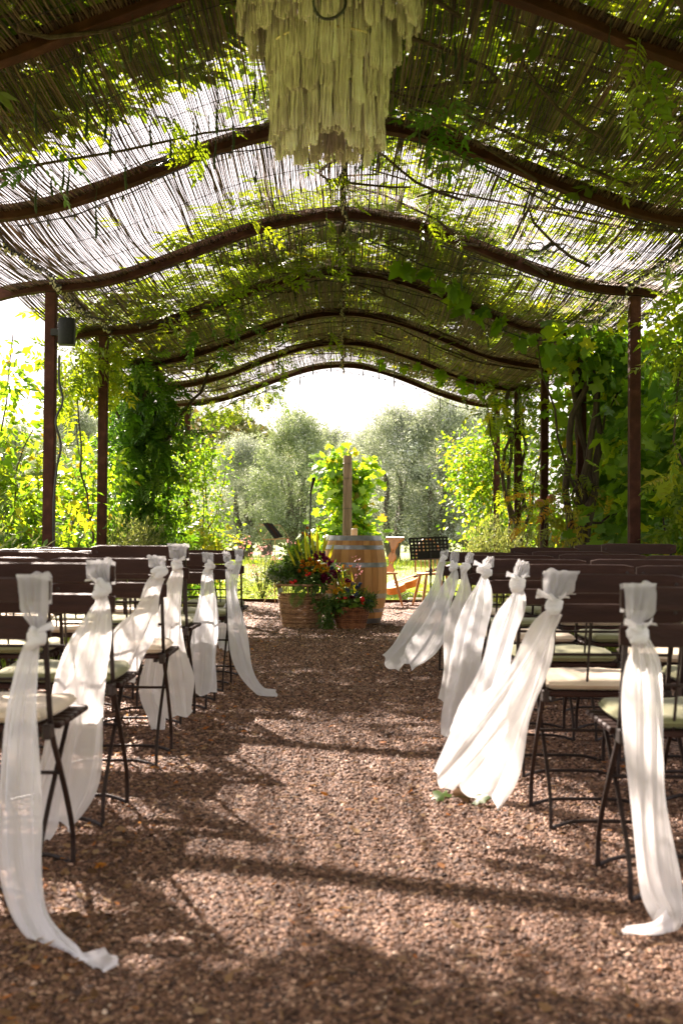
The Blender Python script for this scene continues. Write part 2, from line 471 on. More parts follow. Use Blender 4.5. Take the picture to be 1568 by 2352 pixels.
GX0, GX1, GY0, GY1 = -2.15, 2.15, -5.0, 16.9
lawn = MB(); lawn.add([(-900, -300, -.02), (900, -300, -.02), (900, 1500, -.02), (-900, 1500, -.02)], [(0, 1, 2, 3)])
tag(lawn.build('lawn', M['lawn']), kind='structure')
for sx, nm in ((-1, 'planting_bed_left'), (1, 'planting_bed_right')):
    x0, x1 = (-5.2, GX0) if sx < 0 else (GX1, 5.2)
    bed = MB()
    bed.grid(lambda u, v: (x0 + (x1 - x0) * u, GY0 + (18.4 - GY0) * v, -.008 + .018 * math.sin(u * 17 + v * 60) * math.sin(v * 91 + 2 * u)), 24, 90)
    tag(bed.build(nm, M['soil'], smooth=True), kind='structure')
nx, ny = 60, 240
gx, gy = np.meshgrid(np.linspace(GX0, GX1, nx), np.linspace(GY0, GY1, ny))
gv = np.stack([gx, gy, gh(gx, gy)], -1).reshape(-1, 3)
ii = (np.arange(ny - 1)[:, None] * nx + np.arange(nx - 1)[None]).ravel()
gf = np.stack([ii, ii + 1, ii + nx + 1, ii + nx], -1)
gravel = link('gravel_path', np_mesh('gravel_path', gv, [gf], M['gravel'], smooth=True))
tag(gravel, kind='structure')

# crushed stones, denser near the camera
def stones():
    xs = []; ys = []; ss = []
    for (y0, y1, dens, s0, s1, xh) in ((1.9, 3.2, 10500, .0034, .0086, 1.02), (3.2, 4.6, 7200, .0038, .009, 1.35), (4.6, 7.0, 4000, .005, .0105, 1.5), (7.0, 10.5, 1900, .006, .012, 1.5), (10.5, 16.8, 900, .007, .0125, 2.1)):
        n = int((y1 - y0) * 2 * xh * dens)
        xs.append(rng.uniform(-xh, xh, n)); ys.append(rng.uniform(y0, y1, n)); ss.append(rng.uniform(0, 1, n) ** 1.6 * (s1 - s0) + s0)
    x = np.concatenate(xs); y = np.concatenate(ys); s = np.concatenate(ss)
    n = len(x)
    base = np.array([(math.cos(a), math.sin(a), -.35) for a in np.arange(5) * 2 * PI / 5] + [(.45, .1, .75), (-.35, .4, .7), (-.1, -.5, .6)])
    faces = [(0, 1, 5), (1, 6, 5), (1, 2, 6), (2, 3, 6), (3, 7, 6), (3, 4, 7), (4, 0, 7), (0, 5, 7), (5, 6, 7)]
    jit = rng.normal(0, .17, (n, 8, 3))
    sc = np.stack([rng.uniform(.75, 1.5, n), rng.uniform(.6, 1.1, n), rng.uniform(.45, .95, n)], -1)
    a = rng.uniform(0, 2 * PI, n); tl = rng.normal(0, .3, (n, 2))
    ax = np.stack([-np.sin(a), np.cos(a), tl[:, 0]], -1); nz = np.stack([tl[:, 1] * 1, tl[:, 0] * .5, np.ones(n)], -1)
    R = frames(ax, nz)
    V = np.einsum('nij,nkj->nki', R, (base[None] + jit) * (s[:, None] * sc)[:, None, :])
    pos = np.stack([x, y, gh(x, y) + s * rng.uniform(.0, .5, n)], -1)
    V = (V + pos[:, None]).reshape(-1, 3)
    F = (np.array(faces)[None] + (np.arange(n) * 8)[:, None, None]).reshape(-1, 3)
    r = np.repeat(np.clip(rng.beta(1.35, 1.6, n), 0, 1), 8)
    return V, [F], r
V, F, r = stones()
o = link('gravel_stones', np_mesh('gravel_stones', V, F, M['stone'], r))
tag(o, 'loose crushed reddish brown gravel stones covering the aisle', 'gravel', kind='stuff')

# edging between gravel and lawn
e = MB().box((0, GY1 + .03, .012), (4.4, .012, .075))
tag(e.build('path_edging', M['rust']), 'thin dark steel edging strip between gravel and lawn', 'edging')

# ------------------------------------------------------------------ pergola
W = 2.2
PITCHY = 1.98
def arch_y(k): return 8.93 + PITCHY * (k - 3)
def roofz(x):
    """underside of the steel arch"""
    ax = np.abs(np.asarray(x, dtype=float))
    u = np.minimum(ax / W, 1.0)
    h = EYE + W * (.961 + .128 * np.cos(PI * u))
    ov = np.maximum(ax - W, 0)
    return h - .30 * ov ** 2 - .06 * ov
def roof_hit(px, py, y0=2.0, y1=17.5):
    for i in range(1200):
        Y = y0 + (y1 - y0) * i / 1199
        p = at(px, py, Y)
        if p.z >= float(roofz(p.x)) + .02: return p
    return at(px, py, 9)

pergola = tag(empty('pergola', (0, 8, 0)), 'rusty steel arched pergola roofed with reed matting over the aisle', 'pergola')
pergola_off = Vector((0, -8, 0))
def pchild(o):
    o.parent = pergola; o.location = pergola_off
    return o
KS = list(range(-6, 8))  # bays behind the camera are unseen, added to hold back frontal sky light
xs_arch = np.linspace(-2.62, 2.36, 64)
for k in KS:
    Y = arch_y(k)
    mb = MB().sweep([(x, Y, float(roofz(x))) for x in xs_arch], .05, .085)
    mb.sweep([(x, Y, float(roofz(x)) - .004) for x in xs_arch], .075, .008)
    pchild(mb.build('arch_beam', M['rust']))
for k in KS:
    Y = arch_y(k)
    for sx in (-1, 1):
        pb = MB().box((sx * W, Y, 1.37), (.082, .082, 2.82), bev=.006)
        pb.box((sx * W, Y, .012), (.17, .17, .012))
        pchild(pb.build('post', M['rust']))
rp = []
for i in range(120):
    Y = arch_y(-2) + (arch_y(7) - arch_y(-2)) * i / 119
    rp.append((.0 + .012 * math.sin(i * .9), Y, float(roofz(0)) - .022 + .01 * math.sin(i * 1.7)))
pchild(MB().tube(rp, .012, 6).build('ridge_rod', M['rust']))

def reed_mat(Y0, Y1, seed, m=7, sp=.0096):
    g = np.random.default_rng(seed)
    xs = np.arange(-2.5, 2.5, sp)
    # arc-length correction is small: denser on the slopes is not visible
    xs = xs + g.normal(0, .0013, len(xs))
    keep = g.uniform(0, 1, len(xs)) > .03
    xs = xs[keep]; n = len(xs)
    t = np.linspace(0, 1, m)[None]
    ya = Y0 - .05 - g.uniform(0, .06, (n, 1)); yb = Y1 + .05 + g.uniform(0, .06, (n, 1))
    y = ya + (yb - ya) * t
    slope = g.normal(0, .0035, (n, 1)) * (t - .5)
    # groups of reeds lean together
    grp = np.interp(xs, np.linspace(-2.6, 2.6, 40), g.normal(0, .015, 40))[:, None] * np.sin(PI * t)
    grp2 = np.interp(xs, np.linspace(-2.6, 2.6, 90), g.normal(0, .007, 90))[:, None] * np.sin(2 * PI * t)
    wob = g.normal(0, .0018, (n, m))
    wob = wob + np.cumsum(g.normal(0, .0009, (n, m)), 1)
    x = xs[:, None] + slope + grp + grp2 + wob
    sag = .035 + .02 * np.sin(xs * 3 + seed)[:, None]
    z = roofz(x) + .05 - sag * np.sin(PI * t) + g.normal(0, .0025, (n, m)) + .012 * np.sin(xs * 9 + seed)[:, None] * t
    rad = g.uniform(.0030, .0049, (n, 1)) * np.linspace(1.12, .8, m)[None]
    ns = 3
    ang = np.arange(ns) * 2 * PI / ns + .4
    V = np.stack([x[:, :, None] + rad[:, :, None] * np.cos(ang), np.broadcast_to(y[:, :, None], (n, m, ns)), z[:, :, None] + rad[:, :, None] * np.sin(ang)], -1).reshape(-1, 3)
    i0 = (np.arange(n)[:, None, None] * m * ns + np.arange(m - 1)[None, :, None] * ns + np.arange(ns)[None, None])
    i1 = (np.arange(n)[:, None, None] * m * ns + np.arange(m - 1)[None, :, None] * ns + (np.arange(ns)[None, None] + 1) % ns)
    F = np.stack([i0, i1, i1 + ns, i0 + ns], -1).reshape(-1, 4)
    r = np.repeat(g.uniform(0, 1, n), m * ns)
    return np_mesh('reed_mat', V, [F], M['reed'], r, smooth=True)
for k in KS[:-1]:
    o = pchild(link('reed_mat', reed_mat(arch_y(k), arch_y(k + 1), 50 + k, 8 if k >= 0 else 3, .0125 if k < 0 else .0096 if k < 1 else .0084 if k < 4 else .0072)))
    o['kind'] = 'stuff'
    wb = MB()
    for q in (.12, .37, .63, .88):
        Y = arch_y(k) + PITCHY * q
        wb.tube([(x, Y + .01 * math.sin(x * 4 + k), float(roofz(x)) + .042 - .035 * math.sin(PI * q)) for x in np.linspace(-2.48, 2.48, 50)], .0022, 4)
    pchild(wb.build('binding_wire', M['cable']))

# ------------------------------------------------------------------ leaf templates (leaf along +Y, face +Z)
def leaflet(b, tip, w, fold=.15):
    b = np.array(b); tip = np.array(tip); d = tip - b; L = np.linalg.norm(d[:2])
    s = np.array([d[1], -d[0], 0]) / max(L, 1e-6) * w
    m1 = b + d * .38
    up = np.array([0, 0, w * fold * 2])
    return [b, m1 + s + up, b + d * .72 + s * .62 + up * .5, tip, b + d * .72 - s * .62 + up * .5, m1 - s + up], [(0, 1, 2, 3), (0, 3, 4, 5)]
def leaflet4(b, tip, w):
    b = np.array(b); tip = np.array(tip); d = tip - b; L = np.linalg.norm(d[:2])
    s = np.array([d[1], -d[0], 0]) / max(L, 1e-6) * w
    return [b, b + d * .45 + s, tip, b + d * .45 - s], [(0, 1, 2, 3)]
def pinnate(pairs=6, ll=.27, lw=.055, droop=.35, seed=1, cheap=False):
    g = random.Random(seed)
    V = []; F = []
    def ctr(t): return np.array([.04 * math.sin(t * 3 + seed), t, -droop * t * t])
    # rachis as thin strip
    for i in range(4):
        t = i / 3; c = ctr(t * .9); V += [c + np.array([-.008, 0, 0]), c + np.array([.008, 0, 0])]
    F += [(0, 1, 3, 2), (2, 3, 5, 4), (4, 5, 7, 6)]
    for i in range(pairs):
        t = .22 + .68 * i / (pairs - 1)
        for sd in (-1, 1):
            c = ctr(t + g.uniform(-.02, .02)); l = ll * (1 - .25 * abs(t - .55)) * g.uniform(.85, 1.1)
            a = math.radians(g.uniform(42, 66))
            tip = c + np.array([sd * math.sin(a) * l, math.cos(a) * l, -g.uniform(.05, .4) * l])
            lv, lf = leaflet4(c, tip, lw * 1.1 * g.uniform(.8, 1.1)) if cheap else leaflet(c, tip, lw * g.uniform(.8, 1.1))
            b = len(V); V += lv; F += [tuple(q + b for q in f) for f in lf]
    lv, lf = leaflet(ctr(.9), ctr(1.0) + np.array([0, .2, -.1]), lw)
    b = len(V); V += lv; F += [tuple(q + b for q in f) for f in lf]
    return np.array(V), [np.array(F)]
PIN = [pinnate(6, .27, .055, .35, 1), pinnate(5, .31, .065, .6, 2), pinnate(7, .24, .05, .15, 3)]
PINF = [pinnate(6, .28, .058, .05, 5, True), pinnate(5, .3, .062, .1, 6, True)]
def grape_template(seed):
    g = random.Random(seed)
    pts = []
    spec = [(180, .18), (150, .50), (128, .44), (110, .56), (88, .40), (62, .62), (40, .44), (18, .58), (0, .74), (-18, .58), (-40, .44), (-62, .62), (-88, .40), (-110, .56), (-128, .44), (-150, .50)]
    V = [np.array([0, .30, .03])]
    for a, r in spec:
        a = math.radians(a + g.uniform(-4, 4)); r *= g.uniform(.92, 1.08)
        V.append(np.array([math.sin(a) * r, .30 + math.cos(a) * r, g.uniform(-.10, .06) - .12 * r * abs(math.sin(a))]))
    n = len(V) - 1
    F = [(0, 1 + i, 1 + (i + 1) % n) for i in range(n)]
    return np.array(V), [np.array(F)]
GRAPE = [grape_template(s) for s in (1, 2, 3)]
lv, lf = leaflet((0, 0, 0), (0, 1, -.12), .30, .12)
OVATE = (np.array(lv), [np.array(lf)])
lv, lf = leaflet((0, 0, 0), (0, 1, -.1), .13, .1)
NARROW = (np.array([(0, 0, 0), (.12, .5, .03), (0, 1, -.04), (-.12, .5, .03)]), [np.array([(0, 1, 2, 3)])])
BLADE = (np.array([(-.03, 0, 0), (.03, 0, 0), (.022, .55, .12), (-.022, .55, .12), (0, 1, .35)]), [np.array([(0, 1, 2, 3)]), np.array([(3, 2, 4)])])

def rand_dirs(n, g): return unit(g.normal(0, 1, (n, 3)))

def leaf_cloud(templates, pts, out, size, g, up=.5, hang=.3, spread=.8, tone=None):
    """leaves at pts, growing along 'out', hanging a little, blade facing up/outwards"""
    parts = []
    n = len(pts); which = g.integers(0, len(templates), n)
    ax = unit(out + g.normal(0, spread, (n, 3)) + np.array([0, 0, -hang]))
    nm = unit(np.array([0, 0, up]) + .5 * out + g.normal(0, .55, (n, 3)))
    R = frames(ax, nm)
    sz = size[0] + (size[1] - size[0]) * g.uniform(0, 1, n)
    rn = np.clip(g.uniform(0, 1, n) if tone is None else tone + g.normal(0, .16, n), 0, 1)
    for i, t in enumerate(templates):
        k = which == i
        if k.any(): parts.append(scatter(t, pts[k], R[k], sz[k], rn[k]))
    return merge(parts)

def clumps(center, rad, n_clumps, per, cr, g, shell=.5, zmin=.03):
    """points in uneven clumps through an ellipsoid"""
    d = rand_dirs(n_clumps, g); r = g.uniform(shell ** 3, 1, n_clumps) ** (1 / 3)
    cc = np.array(center) + d * r[:, None] * np.array(rad)
    cs = cr * g.uniform(.6, 1.5, n_clumps)
    idx = np.repeat(np.arange(n_clumps), per)
    off = g.normal(0, 1, (len(idx), 3)) * cs[idx][:, None] * np.array([1, 1, .8])
    p = cc[idx] + off
    out = unit(p - np.array(center)) * .6 + unit(off) * .6
    ok = p[:, 2] > zmin
    tone = np.clip(g.normal(.5, .27, n_clumps), 0, 1)[idx]
    return p[ok], unit(out[ok]), tone[ok]

def foliage(name, templates, blobs, size, mat, g, parent=None, hang=.3, up=.5, zmin=.03, tone_shift=0.0, loc=None, keep=None):
    parts = []
    for (c, rad, nc, per, cr) in blobs:
        p, out, tone = clumps(c, rad, nc, per, cr, g, zmin=zmin)
        if keep is not None:
            k = keep(p)
            p, out, tone = p[k], out[k], tone[k]
        if len(p) == 0: continue
        parts.append(leaf_cloud(templates, p, out, size, g, up, hang, .7, tone + tone_shift))
    V, F, r = merge(parts)
    if loc is not None: V = V - np.array(loc)
    return link(name, np_mesh(name, V, F, mat, r), parent)

def stems(name, paths, mat, parent, n=6, loc=(0, 0, 0)):
    mb = MB(); L = Vector(loc)
    for pth, rad in paths: mb.tube([Vector(p) - L for p in pth], rad, n)
    return mb.build(name, mat, parent, smooth=True)

def wander(p0, p1, amp, n, g, twist=0.0, ph=0.0):
    p0 = np.array(p0, float); p1 = np.array(p1, float); out = []
    w = np.cumsum(g.normal(0, 1, (n, 3)), 0); w -= np.linspace(0, 1, n)[:, None] * w[-1]
    for i in range(n):
        t = i / (n - 1)
        q = p0 + (p1 - p0) * t + w[i] * amp / math.sqrt(n) * 1.5
        if twist: q = q + twist * np.array([math.cos(t * 9 + ph), math.sin(t * 9 + ph), 0])
        out.append(tuple(q))
    return out

# ------------------------------------------------------------------ wisteria on the roof
def cover(x, y):
    """how thickly the roof is overgrown (0..1), read off the photograph bay by bay"""
    b = (y - arch_y(0)) / PITCHY          # bay coordinate: 0..1 between arch 0 and 1, ...
    c = np.full_like(x, 1.0)
    c = np.where(b < 1.0, np.where(x > .35, np.where(x > 1.0, .58, .8), .98), c)
    c = np.where((b >= 1) & (b < 2), np.where(x < -.15, np.clip((.74 - (b - 1)) / .14, .06, 1.12), np.where(x > 1.5, .7, .86)), c)
    c = np.where((b >= 2) & (b < 3), np.where(x < -.35, .015, np.where(x < .1, .35, np.where(x < 1.4, .62 - .4 * (b - 2), .55 - .4 * (b - 2)))), c)
    c = np.where((b >= 3) & (b < 4), np.where(np.abs(x) < 1.2, .34 + .45 * (b - 3), .10 + .35 * (b - 3)), c)
    c = np.where((b >= 4) & (b < 6), .85, c)
    c = np.where(b >= 6, np.where(x < -.5, .25, .8), c)
    return c
def roof_wisteria():
    g = np.random.default_rng(11)
    n = 34000
    x = g.uniform(-2.5, 2.5, n); y = g.uniform(-8.5, arch_y(7) + .1, n)  # leaves also cover the unseen bays added behind the camera for shade
    # clump the growth
    K = 420
    kx = g.uniform(-2.6, 2.6, K); ky = g.uniform(-3, arch_y(7), K); ks = g.normal(0, .42, K)
    nz = np.zeros(n)
    for i in range(K): nz += ks[i] * np.exp(-((x - kx[i]) ** 2 + (y - ky[i]) ** 2) / .055)
    keep = g.uniform(0, 1, n) < cover(x, y) + nz * np.where(cover(x, y) > .1, 1, .05) - .14
    near = y > 1.0
    keep &= near | (g.uniform(0, 1, n) < .35)
    x = x[keep]; y = y[keep]; n = len(x)
    z = roofz(x) + .19 + np.abs(g.normal(0, .10, n))
    p = np.stack([x, y, z], -1)
    a = g.uniform(0, 2 * PI, n)
    out = np.stack([np.cos(a), np.sin(a), g.normal(.12, .10, n)], -1)
    tone = np.clip(.5 + nz[keep] * -.25 + g.normal(0, .12, n), 0, 1)
    return leaf_cloud(PINF, p, out, (.27, .44), g, 3.2, .0, .08, tone)

wroot = tag(empty('wisteria_vine', (-2.15, arch_y(5), 0)), 'dark leafy wisteria climbing the left post and spreading over the reed roof', 'climbing plant')
woff = -wroot.location
def wchild(o, parent=None):
    o.parent = parent or wroot; o.location = woff if parent is None else (0, 0, 0)
    return o
V, F, r = roof_wisteria()
o = wchild(link('roof_foliage', np_mesh('roof_foliage', V, F, M['wisteria'], r))); o['kind'] = 'stuff'
# woody runners lying on the mat
g = np.random.default_rng(5)
for i in range(46):
    x0 = g.uniform(-2.2, 2.2); y0 = g.uniform(2, 15); L = g.uniform(.6, 2.0); a = g.uniform(0, 2 * PI)
    if -2.3 < x0 < -.3 and 6.6 < y0 < 9.5: continue
    pts = []
    for j in range(9):
        t = j / 8
        xx = np.clip(x0 + math.cos(a + 1.2 * math.sin(t * 4 + i)) * L * t, -2.45, 2.45); yy = y0 + math.sin(a + .8 * t) * L * t
        pts.append((xx, yy, float(roofz(xx)) + .03 + .05 * math.sin(t * 6 + i)))
    wchild(MB().tube(pts, [.012 * (1 - .5 * t / 8) for t in range(9)], 5).build('runner', M['bark']))

# hanging seed pods, each attached where the photograph shows it
def pod(px, py, L, k):
    top = roof_hit(px, py)
    s = top.y / FPX
    ln = min(max(L * s * 1.15, .09), .28)
    st = ln * .35
    mb = MB()
    c = Vector((top.x, top.y, float(roofz(top.x)) + .03))
    tw = k * 1.3
    mb.tube([c, c + Vector((.004, 0, -.04 - st * .3)), c + Vector((.0, 0, -.04 - st))], .0016, 4)
    b = c + Vector((0, 0, -.04 - st))
    prof = [(.0, .003), (.2, .006), (.45, .011), (.6, .0105), (.78, .0145), (.92, .011), (1, .002)]
    mb.tube([b + Vector((.004 * math.sin(q * 5 + tw), .003 * math.cos(q * 4), -q * ln)) for q, _ in prof], [w for _, w in prof], 7, squash=.55)
    wchild(mb.build('seed_pod', M['pod'], smooth=True))
PODS = [(190, 60, 90), (303, 20, 70), (85, 150, 95), (412, 70, 80), (200, 180, 80), (245, 200, 70), (256, 240, 75), (290, 320, 70), (222, 400, 90), (146, 340, 55), (158, 352, 55), (85, 385, 60), (120, 370, 45), (392, 262, 60),
        (452, 230, 65), (495, 270, 70), (500, 180, 80), (347, 240, 60), (536, 230, 70), (585, 130, 60), (588, 350, 40), (965, 240, 60), (1018, 60, 70), (1045, 40, 70), (1060, 60, 80), (1165, 90, 60), (1183, 180, 70), (1400, 30, 70),
        (640, 770, 50), (450, 790, 55), (440, 880, 50), (500, 835, 50), (560, 870, 50), (610, 850, 45), (690, 815, 45), (720, 790, 45), (760, 790, 40), (1010, 880, 40), (1090, 820, 45), (835, 800, 40), (870, 800, 50), (905, 820, 45), (985, 760, 40), (690, 880, 45), (1190, 870, 60), (1060, 570, 60), (1120, 730, 40)]
for k, (px, py, L) in enumerate(PODS): pod(px, py, L, k)

# leaf sprays hanging below the mat
def spray(px, py, n, size, droop, mat, k, parentf=None, templates=PIN, name='leaf_spray', lead=.22, dx=0.0):
    g = np.random.default_rng(200 + k)
    c = roof_hit(px, py); c.z = float(roofz(c.x)) + .02
    path = [c, c + Vector((dx * .3, 0, -lead * .4)), c + Vector((dx * .7, -.02, -lead * .75)), c + Vector((dx, -.03, -lead))]
    t = g.uniform(.0, 1, n)
    pa = np.array([list(p) for p in path])
    pos = np.stack([np.interp(t, [0, .33, .66, 1], pa[:, i]) for i in range(3)], -1)
    a = g.uniform(0, 2 * PI, n)
    out = np.stack([np.cos(a), np.sin(a) * .8, g.uniform(-.5, .3, n)], -1)
    V, F, r = leaf_cloud(templates, pos, out, size, g, .6, droop, .3, np.full(n, .5))
    me = np_mesh(name, V, F, mat, r)
    o = link(name, me)
    st = MB().tube(path, .003, 4).build('stem', M['twig'])
    if parentf is None: parentf = wchild
    parentf(o); st.parent = o
    return o
for k, a in enumerate([(480, 262, 5, (.16, .24), .2, 'wisteria'), (445, 270, 3, (.12, .2), .2, 'wisteria'), (1045, 165, 4, (.22, .3), .5, 'wisteria_shaded'), (1010, 235, 5, (.24, .34), .9, 'wisteria_shaded'), (1468, 85, 5, (.24, .32), .5, 'wisteria'),
                       (1400, 320, 3, (.15, .2), .3, 'wisteria'), (95, 275, 3, (.2, .26), .6, 'wisteria_shaded'), (750, 488, 4, (.16, .22), .1, 'wisteria'), (772, 520, 5, (.16, .24), .4, 'wisteria'), (640, 585, 6, (.18, .26), .1, 'wisteria'),
                       (690, 580, 6, (.18, .26), .1, 'wisteria'), (740, 590, 5, (.18, .26), .1, 'wisteria'), (580, 620, 6, (.18, .26), .1, 'wisteria'), (500, 640, 5, (.2, .28), .1, 'wisteria'), (520, 680, 4, (.18, .26), .7, 'wisteria_shaded'),
                       (465, 705, 4, (.2, .3), .8, 'wisteria_shaded'), (555, 690, 4, (.2, .3), .8, 'wisteria_shaded'), (585, 700, 3, (.18, .26), .8, 'wisteria_shaded'), (655, 690, 3, (.18, .24), .8, 'wisteria_shaded'), (510, 770, 3, (.2, .28), .8, 'wisteria_shaded'),
                       (590, 780, 4, (.2, .28), .8, 'wisteria'), (650, 800, 4, (.18, .26), .9, 'wisteria'), (760, 735, 3, (.16, .22), .7, 'wisteria'), (815, 380, 5, (.16, .24), .5, 'wisteria'), (985, 440, 5, (.16, .26), .4, 'wisteria'),
                       (1060, 470, 4, (.14, .22), .3, 'wisteria'), (600, 450, 3, (.14, .2), .1, 'wisteria'), (860, 300, 3, (.14, .2), .3, 'wisteria_shaded'), (380, 690, 5, (.18, .26), .2, 'wisteria'), (420, 660, 4, (.18, .26), .1, 'wisteria')]):
    px, py, n, size, dr, mt = a
    spray(px, py, n, size, dr, M[mt], k)

# the leafy column on its post
g = np.random.default_rng(21)
cx, cy = -2.15, arch_y(5)
blobs = [((cx + .0, cy, 2.35), (.28, .3, .42), 40, 7, .08), ((cx + .0, cy - .02, 1.6), (.26, .26, .6), 54, 7, .09), ((cx + .04, cy, .8), (.30, .28, .6), 54, 7, .10), ((cx + .02, cy, .25), (.28, .26, .28), 22, 6, .09), ((cx - .15, cy - .2, 2.78), (.3, .4, .10), 16, 6, .08)]
o = foliage('foliage', PIN, blobs, (.18, .32), M['wisteria_shaded'], g, hang=1.0, up=.35); wchild(o)
pp = []
for i in range(7):
    a = i * 2 * PI / 7
    pp.append((wander((cx + .16 * math.cos(a), cy + .1 * math.sin(a), 0), (cx + .07 * math.cos(a + 2), cy + .07 * math.sin(a + 2), 2.85), .05, 16, g, .06, a), [.03 - .0008 * j for j in range(16)]))
pp.append((wander((cx + .05, cy, 1.9), (cx + .75, cy + .2, 2.85), .08, 9, g), [.018] * 9))
pp.append((wander((cx, cy, 2.0), (cx - .6, cy - .5, 2.9), .08, 9, g), [.016] * 9))
o = stems('stem', pp, M['bark'], None); wchild(o)

# ------------------------------------------------------------------ other climbers and shrubs along the sides
def plant(name, label, cat, base, folspecs, stempaths, group=None, seed=0, stem_mat='bark'):
    """folspecs: list of (templates, blobs, size, matkey, hang, up)"""
    g = np.random.default_rng(300 + seed)
    e = tag(empty(name, base), label, cat, group)
    off = -Vector(base)
    for (tm, blobs, size, mk, hang, up) in folspecs:
        o = foliage('foliage', tm, blobs, size, M[mk], g, hang=hang, up=up); o.parent = e; o.location = off
    for i, (p, r) in enumerate(stempaths):
        mb = MB().tube(p, r, 6)
        o = mb.build('stem', M[stem_mat], smooth=True); o.parent = e; o.location = off
    return e

def twigs(base, tips, g, r=.012, amp=.08, n=10):
    return [(wander(base if not isinstance(base, list) else base[i % len(base)], t, amp, n, g), [r * (1 - .7 * j / n) for j in range(n)]) for i, t in enumerate(tips)]

g = np.random.default_rng(31)
# --- left side
b = (-2.95, 9.9, 0)
plant('climbing_shrub', 'tall broad-leaved shrub with pale sunlit leaves left of the speaker post', 'shrub', b, [
    (  [OVATE], [((-2.95, 9.9, 1.0), (.55, .5, .9), 112, 15, .15), ((-3.0, 10.0, 1.95), (.4, .4, .45), 24, 9, .13), ((-2.72, 9.7, 2.3), (.16, .25, .3), 12, 8, .08)], (0.058, 0.110), 'broad', .45, .6),
    (PIN, [((-2.7, 9.6, .9), (.35, .4, .6), 30, 5, .14)], (.2, .32), 'wisteria', .5, .6)],
    twigs([(-2.95, 9.9, 0), (-2.8, 10, 0), (-3.1, 9.8, 0)], [(-2.7, 9.7, 2.6), (-3.1, 10.1, 2.3), (-2.5, 9.6, 1.8), (-3.3, 9.9, 2.0), (-2.85, 9.6, 2.2)], g), seed=1)
b = (-2.85, 11.7, 0)
plant('climbing_shrub', 'yellow-green shrub between the speaker post and the next bare post on the left', 'shrub', b, [
    ([OVATE], [((-2.75, 11.7, .85), (.55, .6, .8), 112, 15, .14), ((-2.6, 11.9, 1.55), (.45, .5, .35), 45, 11, .12)], (0.058, 0.099), 'broad', .4, .6)],
    twigs([(-2.85, 11.7, 0), (-2.7, 11.6, 0)], [(-2.6, 11.6, 2.1), (-3.0, 11.9, 2.2), (-2.4, 11.5, 1.5), (-2.9, 11.3, 1.8)], g), seed=2)
b = (-2.6, 8.6, 0)
plant('garden_shrub', 'dark green undergrowth behind the chair backs at the left edge', 'shrub', b, [
    ([OVATE], [((-2.75, 8.9, .55), (.45, .55, .55), 112, 20, .12), ((-2.5, 9.6, .5), (.35, .45, .5), 87, 20, .11)], (0.052, 0.096), 'grape', .4, .6),
    ([NARROW], [((-2.6, 8.4, .5), (.4, .5, .5), 70, 25, .10)], (.05, .09), 'rosemary', -.4, .3)],
    twigs((-2.6, 8.6, 0), [(-2.7, 8.8, .9), (-2.4, 8.5, .8), (-2.8, 9.2, 1.0)], g, .008), seed=3)
b = (-2.05, 11.1, 0)
plant('herb_bush', 'pale feathery rosemary bush at the foot of the second bare post', 'bush', b, [
    ([NARROW], [((-2.02, 11.15, .55), (.3, .3, .6), 110, 30, .06), ((-1.9, 11.3, .7), (.2, .2, .45), 50, 26, .05)], (.035, .07), 'rosemary', -.7, .3)],
    twigs((-2.05, 11.1, 0), [(-2.0, 11.1, 1.1), (-1.85, 11.2, 1.05), (-2.15, 11.0, 1.0)], g, .006, .03), seed=4)
b = (-2.3, 10.6, 0)
plant('wisteria_shoot', 'bright wisteria foliage under the left eave beside the black speaker', 'climbing plant', b, [
    (PIN, [((-2.42, 10.8, 2.5), (.25, .35, .18), 20, 5, .09), ((-2.3, 11.6, 2.6), (.2, .4, .12), 14, 5, .08), ((-2.5, 11.3, 2.2), (.12, .2, .3), 9, 4, .08)], (.18, .28), 'wisteria', .8, .5)],
    twigs((-2.3, 10.75, 0), [(-2.35, 10.7, 2.6), (-2.25, 11.3, 2.7)], g, .014, .06, 14), seed=5)
b = (-2.05, 16.7, 0)
plant('climbing_rose', 'sunlit yellow-green climbing rose on the farthest left post', 'climbing plant', b, [
    ([OVATE], [((-2.05, 16.6, 1.3), (.42, .4, 1.0), 162, 20, .13), ((-2.0, 16.6, 2.15), (.32, .3, .4), 45, 13, .11), ((-2.0, 16.5, .45), (.45, .4, .45), 62, 17, .12), ((-2.45, 16.2, 1.2), (.25, .3, .8), 37, 13, .12)], (0.041, 0.072), 'broad', .4, .6),
    (PIN, [((-1.95, 16.3, .75), (.3, .3, .3), 20, 4, .1)], (.15, .22), 'wisteria_gold', .5, .6)],
    twigs([(-2.1, 16.7, 0), (-2.0, 16.6, 0)], [(-2.1, 16.7, 2.6), (-1.8, 16.5, 2.3), (-2.3, 16.5, 2.0), (-1.65, 16.5, 1.5), (-1.6, 16.4, 1.9)], g, .012, .1, 12), seed=6)
# trailing shoot reaching over the sky on the left of the arch end
b = (-1.75, 16.85, 0)
plant('trailing_vine', 'vine fringe trailing along the left end of the last arch', 'climbing plant', b, [
    (PIN, [((-1.75, 16.8, 2.78), (.35, .12, .1), 22, 4, .07), ((-1.15, 16.85, 3.02), (.3, .1, .08), 16, 4, .05)], (.14, .22), 'wisteria', .5, .5)],
    [([(-1.75, 16.85, 0), (-1.9, 16.85, 1.2), (-2.0, 16.85, 2.6), (-1.6, 16.85, 2.82), (-.8, 16.85, 3.1)], [.014, .012, .01, .008, .004])], seed=7)
